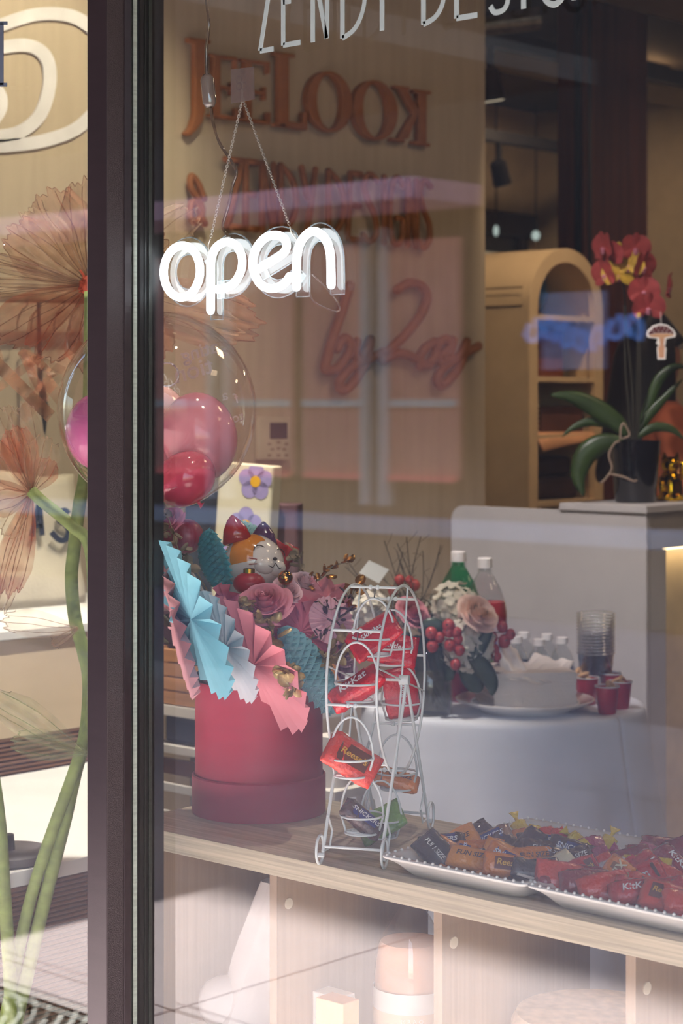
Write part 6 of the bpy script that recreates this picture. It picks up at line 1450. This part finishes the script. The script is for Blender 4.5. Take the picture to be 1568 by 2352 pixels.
lf = thing('organza_leaf', 'pale green organza leaf low on the flower stems', 'fabric leaf', at(200, 1732, 3.72), 'organza leaves')
opetal(at(202, 1735, 3.72), at(-20, 1600, 3.74), 45/F*3.72, og_g, lf, 3, 71, 0.03, 'leaf_fabric'); opetal(at(200, 1730, 3.72), at(30, 1700, 3.68), 38/F*3.72, og_g, lf, 3, 72, 0.05, 'leaf_fabric')
lf = thing('organza_leaf', 'cream organza leaf in front of the podium', 'fabric leaf', at(180, 1440, 3.78), 'organza leaves')
opetal(at(185, 1445, 3.78), at(10, 1425, 3.80), 34/F*3.8, og_c, lf, 3, 73, 0.04, 'leaf_fabric'); opetal(at(180, 1440, 3.78), at(120, 1480, 3.74), 22/F*3.8, og_c, lf, 2, 74, 0.04, 'leaf_fabric')
t = thing('flower_stalk', 'third green paper stalk at the left edge', 'flower stalk', at(-10, 1900, 3.74)); gstem([(-60,1500),(-20,1750),(0,1900),(10,2050),(20,2200),(30,2400)], 3.78, 3.68, 0.0125, '', t)
# brown paper strips under the flower
rs = thing('ribbon_tangle', 'tangle of brown organza strips below the big flower', 'ribbons', at(90, 830, 3.98)); r = random.Random(12)
for k in range(11):
    x0, y0 = r.uniform(-30, 190), r.uniform(790, 830); x1, y1 = x0+r.uniform(-150, 150), r.uniform(850, 960)
    P = [at(x0+(x1-x0)*s/8, y0+(y1-y0)*s/8, 4.0+0.05*math.sin(s+k)) for s in range(9)]; wv = r.uniform(0.008, 0.016); b = MB(); v = []
    for i, p in enumerate(P):
        d = (P[min(i+1, 8)]-P[max(i-1, 0)]).normalized(); s_ = d.cross(TWD).normalized(); v += [p+s_*wv, p-s_*wv]
    b.add(v, [(2*i, 2*i+2, 2*i+3, 2*i+1) for i in range(8)]); b.build('strip', og_b if k % 3 else organza('strip_brown', (150,110,84), 0.75), rs, 'all', fix=False)
# round base plate on the platform
c = at(18, 1972, 3.86); c.z = PF+0.001
t = thing('round_base_plate', 'dark grey round base plate on the white platform', 'base plate', c)
MB().lathe([(0.001,0),(0.082,0),(0.085,0.003),(0.085,0.017),(0.081,0.02),(0.001,0.02)], 40, Matrix.Translation(c)).build('plate', mat('graphite_plate', (96,90,94), 0.5), t, True)
MB().lathe([(0.001,0.02),(0.014,0.02),(0.012,0.05),(0.001,0.05)], 16, Matrix.Translation(c)).build('socket', m_black, t, True)
# ------------------------------------------------------------------ cart with slatted crate behind the hat box
CYf = 3.42
ca = thing('white_cart', 'white metal cart under the wooden crate', 'cart', (-3.6, 3.5, 0))
m_wm = mat('white_metal', (216,210,202), 0.5); XE = -3.40
for x in (-3.80, -3.62, XE-0.022):
    for y in (CYf, CYf+0.14):
        MB().box((x, y, 0.0), (x+0.022, y+0.022, 0.714)).build('leg', m_wm, ca)
MB().box((-3.802, CYf-0.002, 0.715), (XE, CYf+0.33, 0.74)).build('shelf', m_wm, ca)
for z0, z1 in ((0.62, 0.64), (0.30, 0.32)): MB().box((-3.802, CYf-0.002, z0), (XE, CYf+0.17, z1)).build('shelf', m_wm, ca)
MB().box((-3.80, CYf+0.023, 0.56), (XE, CYf+0.03, 0.60)).build('brown_board', mat('red_brown_board', (120,76,62), 0.6), ca)
for x0, x1, z0, z1 in ((-3.80, -3.55, 0.525, 0.545), (-3.80, -3.55, 0.46, 0.475)):
    MB().box((x0, CYf-0.012, z0), (x1, CYf-0.003, z1)).build('cross_rail', m_wm, ca)
tag(MB().box((-3.775, CYf+0.028, 0.641), (XE-0.03, CYf+0.16, 0.71)).build('navy_bin', mat('navy_fabric', (72,74,92), 0.8), bevel=0.008), 'flat dark blue fabric bin on the white cart', 'bin')
cr = thing('slatted_crate', 'honey coloured slatted wooden crate on the white cart', 'crate', (-3.6, 3.57, 0.741))
m_slat = mat('honey_wood', (190,136,92), 0.6, var=0.2, scale=(4,60,60))
for k in range(4):
    MB().box((-3.795, CYf+0.004, 0.743+0.036*k), (XE-0.005, CYf+0.016, 0.743+0.036*k+0.0315)).build('slat', m_slat, cr, bevel=0.001)
    MB().box((-3.795, CYf+0.308, 0.743+0.036*k), (XE-0.005, CYf+0.32, 0.743+0.036*k+0.0315)).build('slat', m_slat, cr)
for x in (-3.79, XE-0.025):
    for y in (CYf+0.017, CYf+0.289): MB().box((x, y, 0.742), (x+0.018, y+0.018, 0.885)).build('corner_post', m_slat, cr)
MB().box((-3.79, CYf+0.036, 0.742), (XE-0.03, CYf+0.288, 0.752)).build('crate_floor', m_slat, cr)
def bagbox(c, hx, hy, h, name, label, m, cat='bag', rz=0, lean=0):
    M = Matrix.Translation(c) @ Matrix.Rotation(R(rz), 4, 'Z') @ Matrix.Rotation(R(lean), 4, 'Y'); t = thing(name, label, cat, M=M)
    b = MB(); b.prism(rrect(hx, hy, min(hx, hy)*0.3, 3), h); b.build('bag_body', m, t, local=True, bevel=0.003); return t, M
c = at(541, 1200, 4.98); c.z = 0.753
t, M = bagbox(c, 0.075, 0.03, 0.605, 'floral_bag', 'cream bag printed with lilac daisies behind the hat box', mat('cream_cotton', (214,206,178), 0.9, var=0.05), rz=20, lean=4)
m_lil = mat('lilac_print', (158,144,190), 0.9); m_yel = mat('yellow_print', (222,168,40), 0.9)
def daisy(x, z, s):
    b = MB()
    for k in range(5):
        a = R(90+72*k); b.lathe([(0.001, 0), (s*0.52, 0), (s*0.52, 0.0006), (0.001, 0.0006)], 16, Matrix.Translation((x+s*0.62*math.cos(a), -0.0306, z+s*0.62*math.sin(a))) @ Matrix.Rotation(R(90), 4, 'X'))
    b.v = [(min(0.074, max(-0.074, p[0])), p[1], min(0.603, p[2])) for p in b.v]; o = b.build('daisy_print', m_lil, t, local=True)
    b = MB(); b.lathe([(0.001, 0), (s*0.34, 0), (s*0.34, 0.0016), (0.001, 0.0016)], 16, Matrix.Translation((x, -0.0306, z)) @ Matrix.Rotation(R(90), 4, 'X')); b.build('daisy_centre', m_yel, t, local=True)
daisy(0.030, 0.565, 0.042); daisy(0.010, 0.455, 0.040); daisy(-0.05, 0.36, 0.04); daisy(0.045, 0.33, 0.04)
c = at(616, 1230, 5.02); c.y = 3.63; c.z = 0.753; bagbox(c, 0.045, 0.05, 0.50, 'plum_bag', 'dark plum paper bag right of the daisy bag', mat('plum_card', (104,74,80), 0.7), rz=35)
c = at(452, 1230, 5.1); c.y = 3.56; c.z = 0.753; bagbox(c, 0.06, 0.04, 0.53, 'navy_bag', 'dark navy bag left of the daisy bag', mat('navy_card', (44,48,62), 0.7), rz=10)
c = at(385, 1450, 5.12); c.y = 3.53; c.z = 0.753; bagbox(c, 0.075, 0.05, 0.22, 'plum_parcel', 'dark plum parcel in the crate seen left of the pale pink fan', mat('plum_foil', (80,60,66), 0.35, bump=0.3, bscale=60), 'parcel', rz=5)
c = Vector((-3.122, 3.379, 0.0)); t = thing('small_stool', 'narrow white stool under the paper roll', 'stool', c)
MB().box((-3.178, 3.322, 0.60), (-3.066, 3.436, 0.622)).build('seat', m_wm, t, bevel=0.002)
for x in (-3.175, -3.085):
    for y in (3.325, 3.416): MB().box((x, y, 0.0), (x+0.016, y+0.016, 0.5995)).build('leg', m_wm, t)
c = Vector((-3.122, 3.379, 0.623)); t = thing('paper_roll', 'white paper roll standing between hat box and table', 'paper roll', c)
MB().lathe([(0.012,0),(0.036,0),(0.036,0.115),(0.012,0.115)], 28, Matrix.Translation(c)).build('roll', mat('roll_white', (222,214,208), 0.8), t, True)
MB().lathe([(0.0105,0.0005),(0.0118,0.0005),(0.0118,0.118),(0.0105,0.118)], 20, Matrix.Translation(c)).build('roll_core', mat('roll_core', (170,140,110), 0.8), t, True)
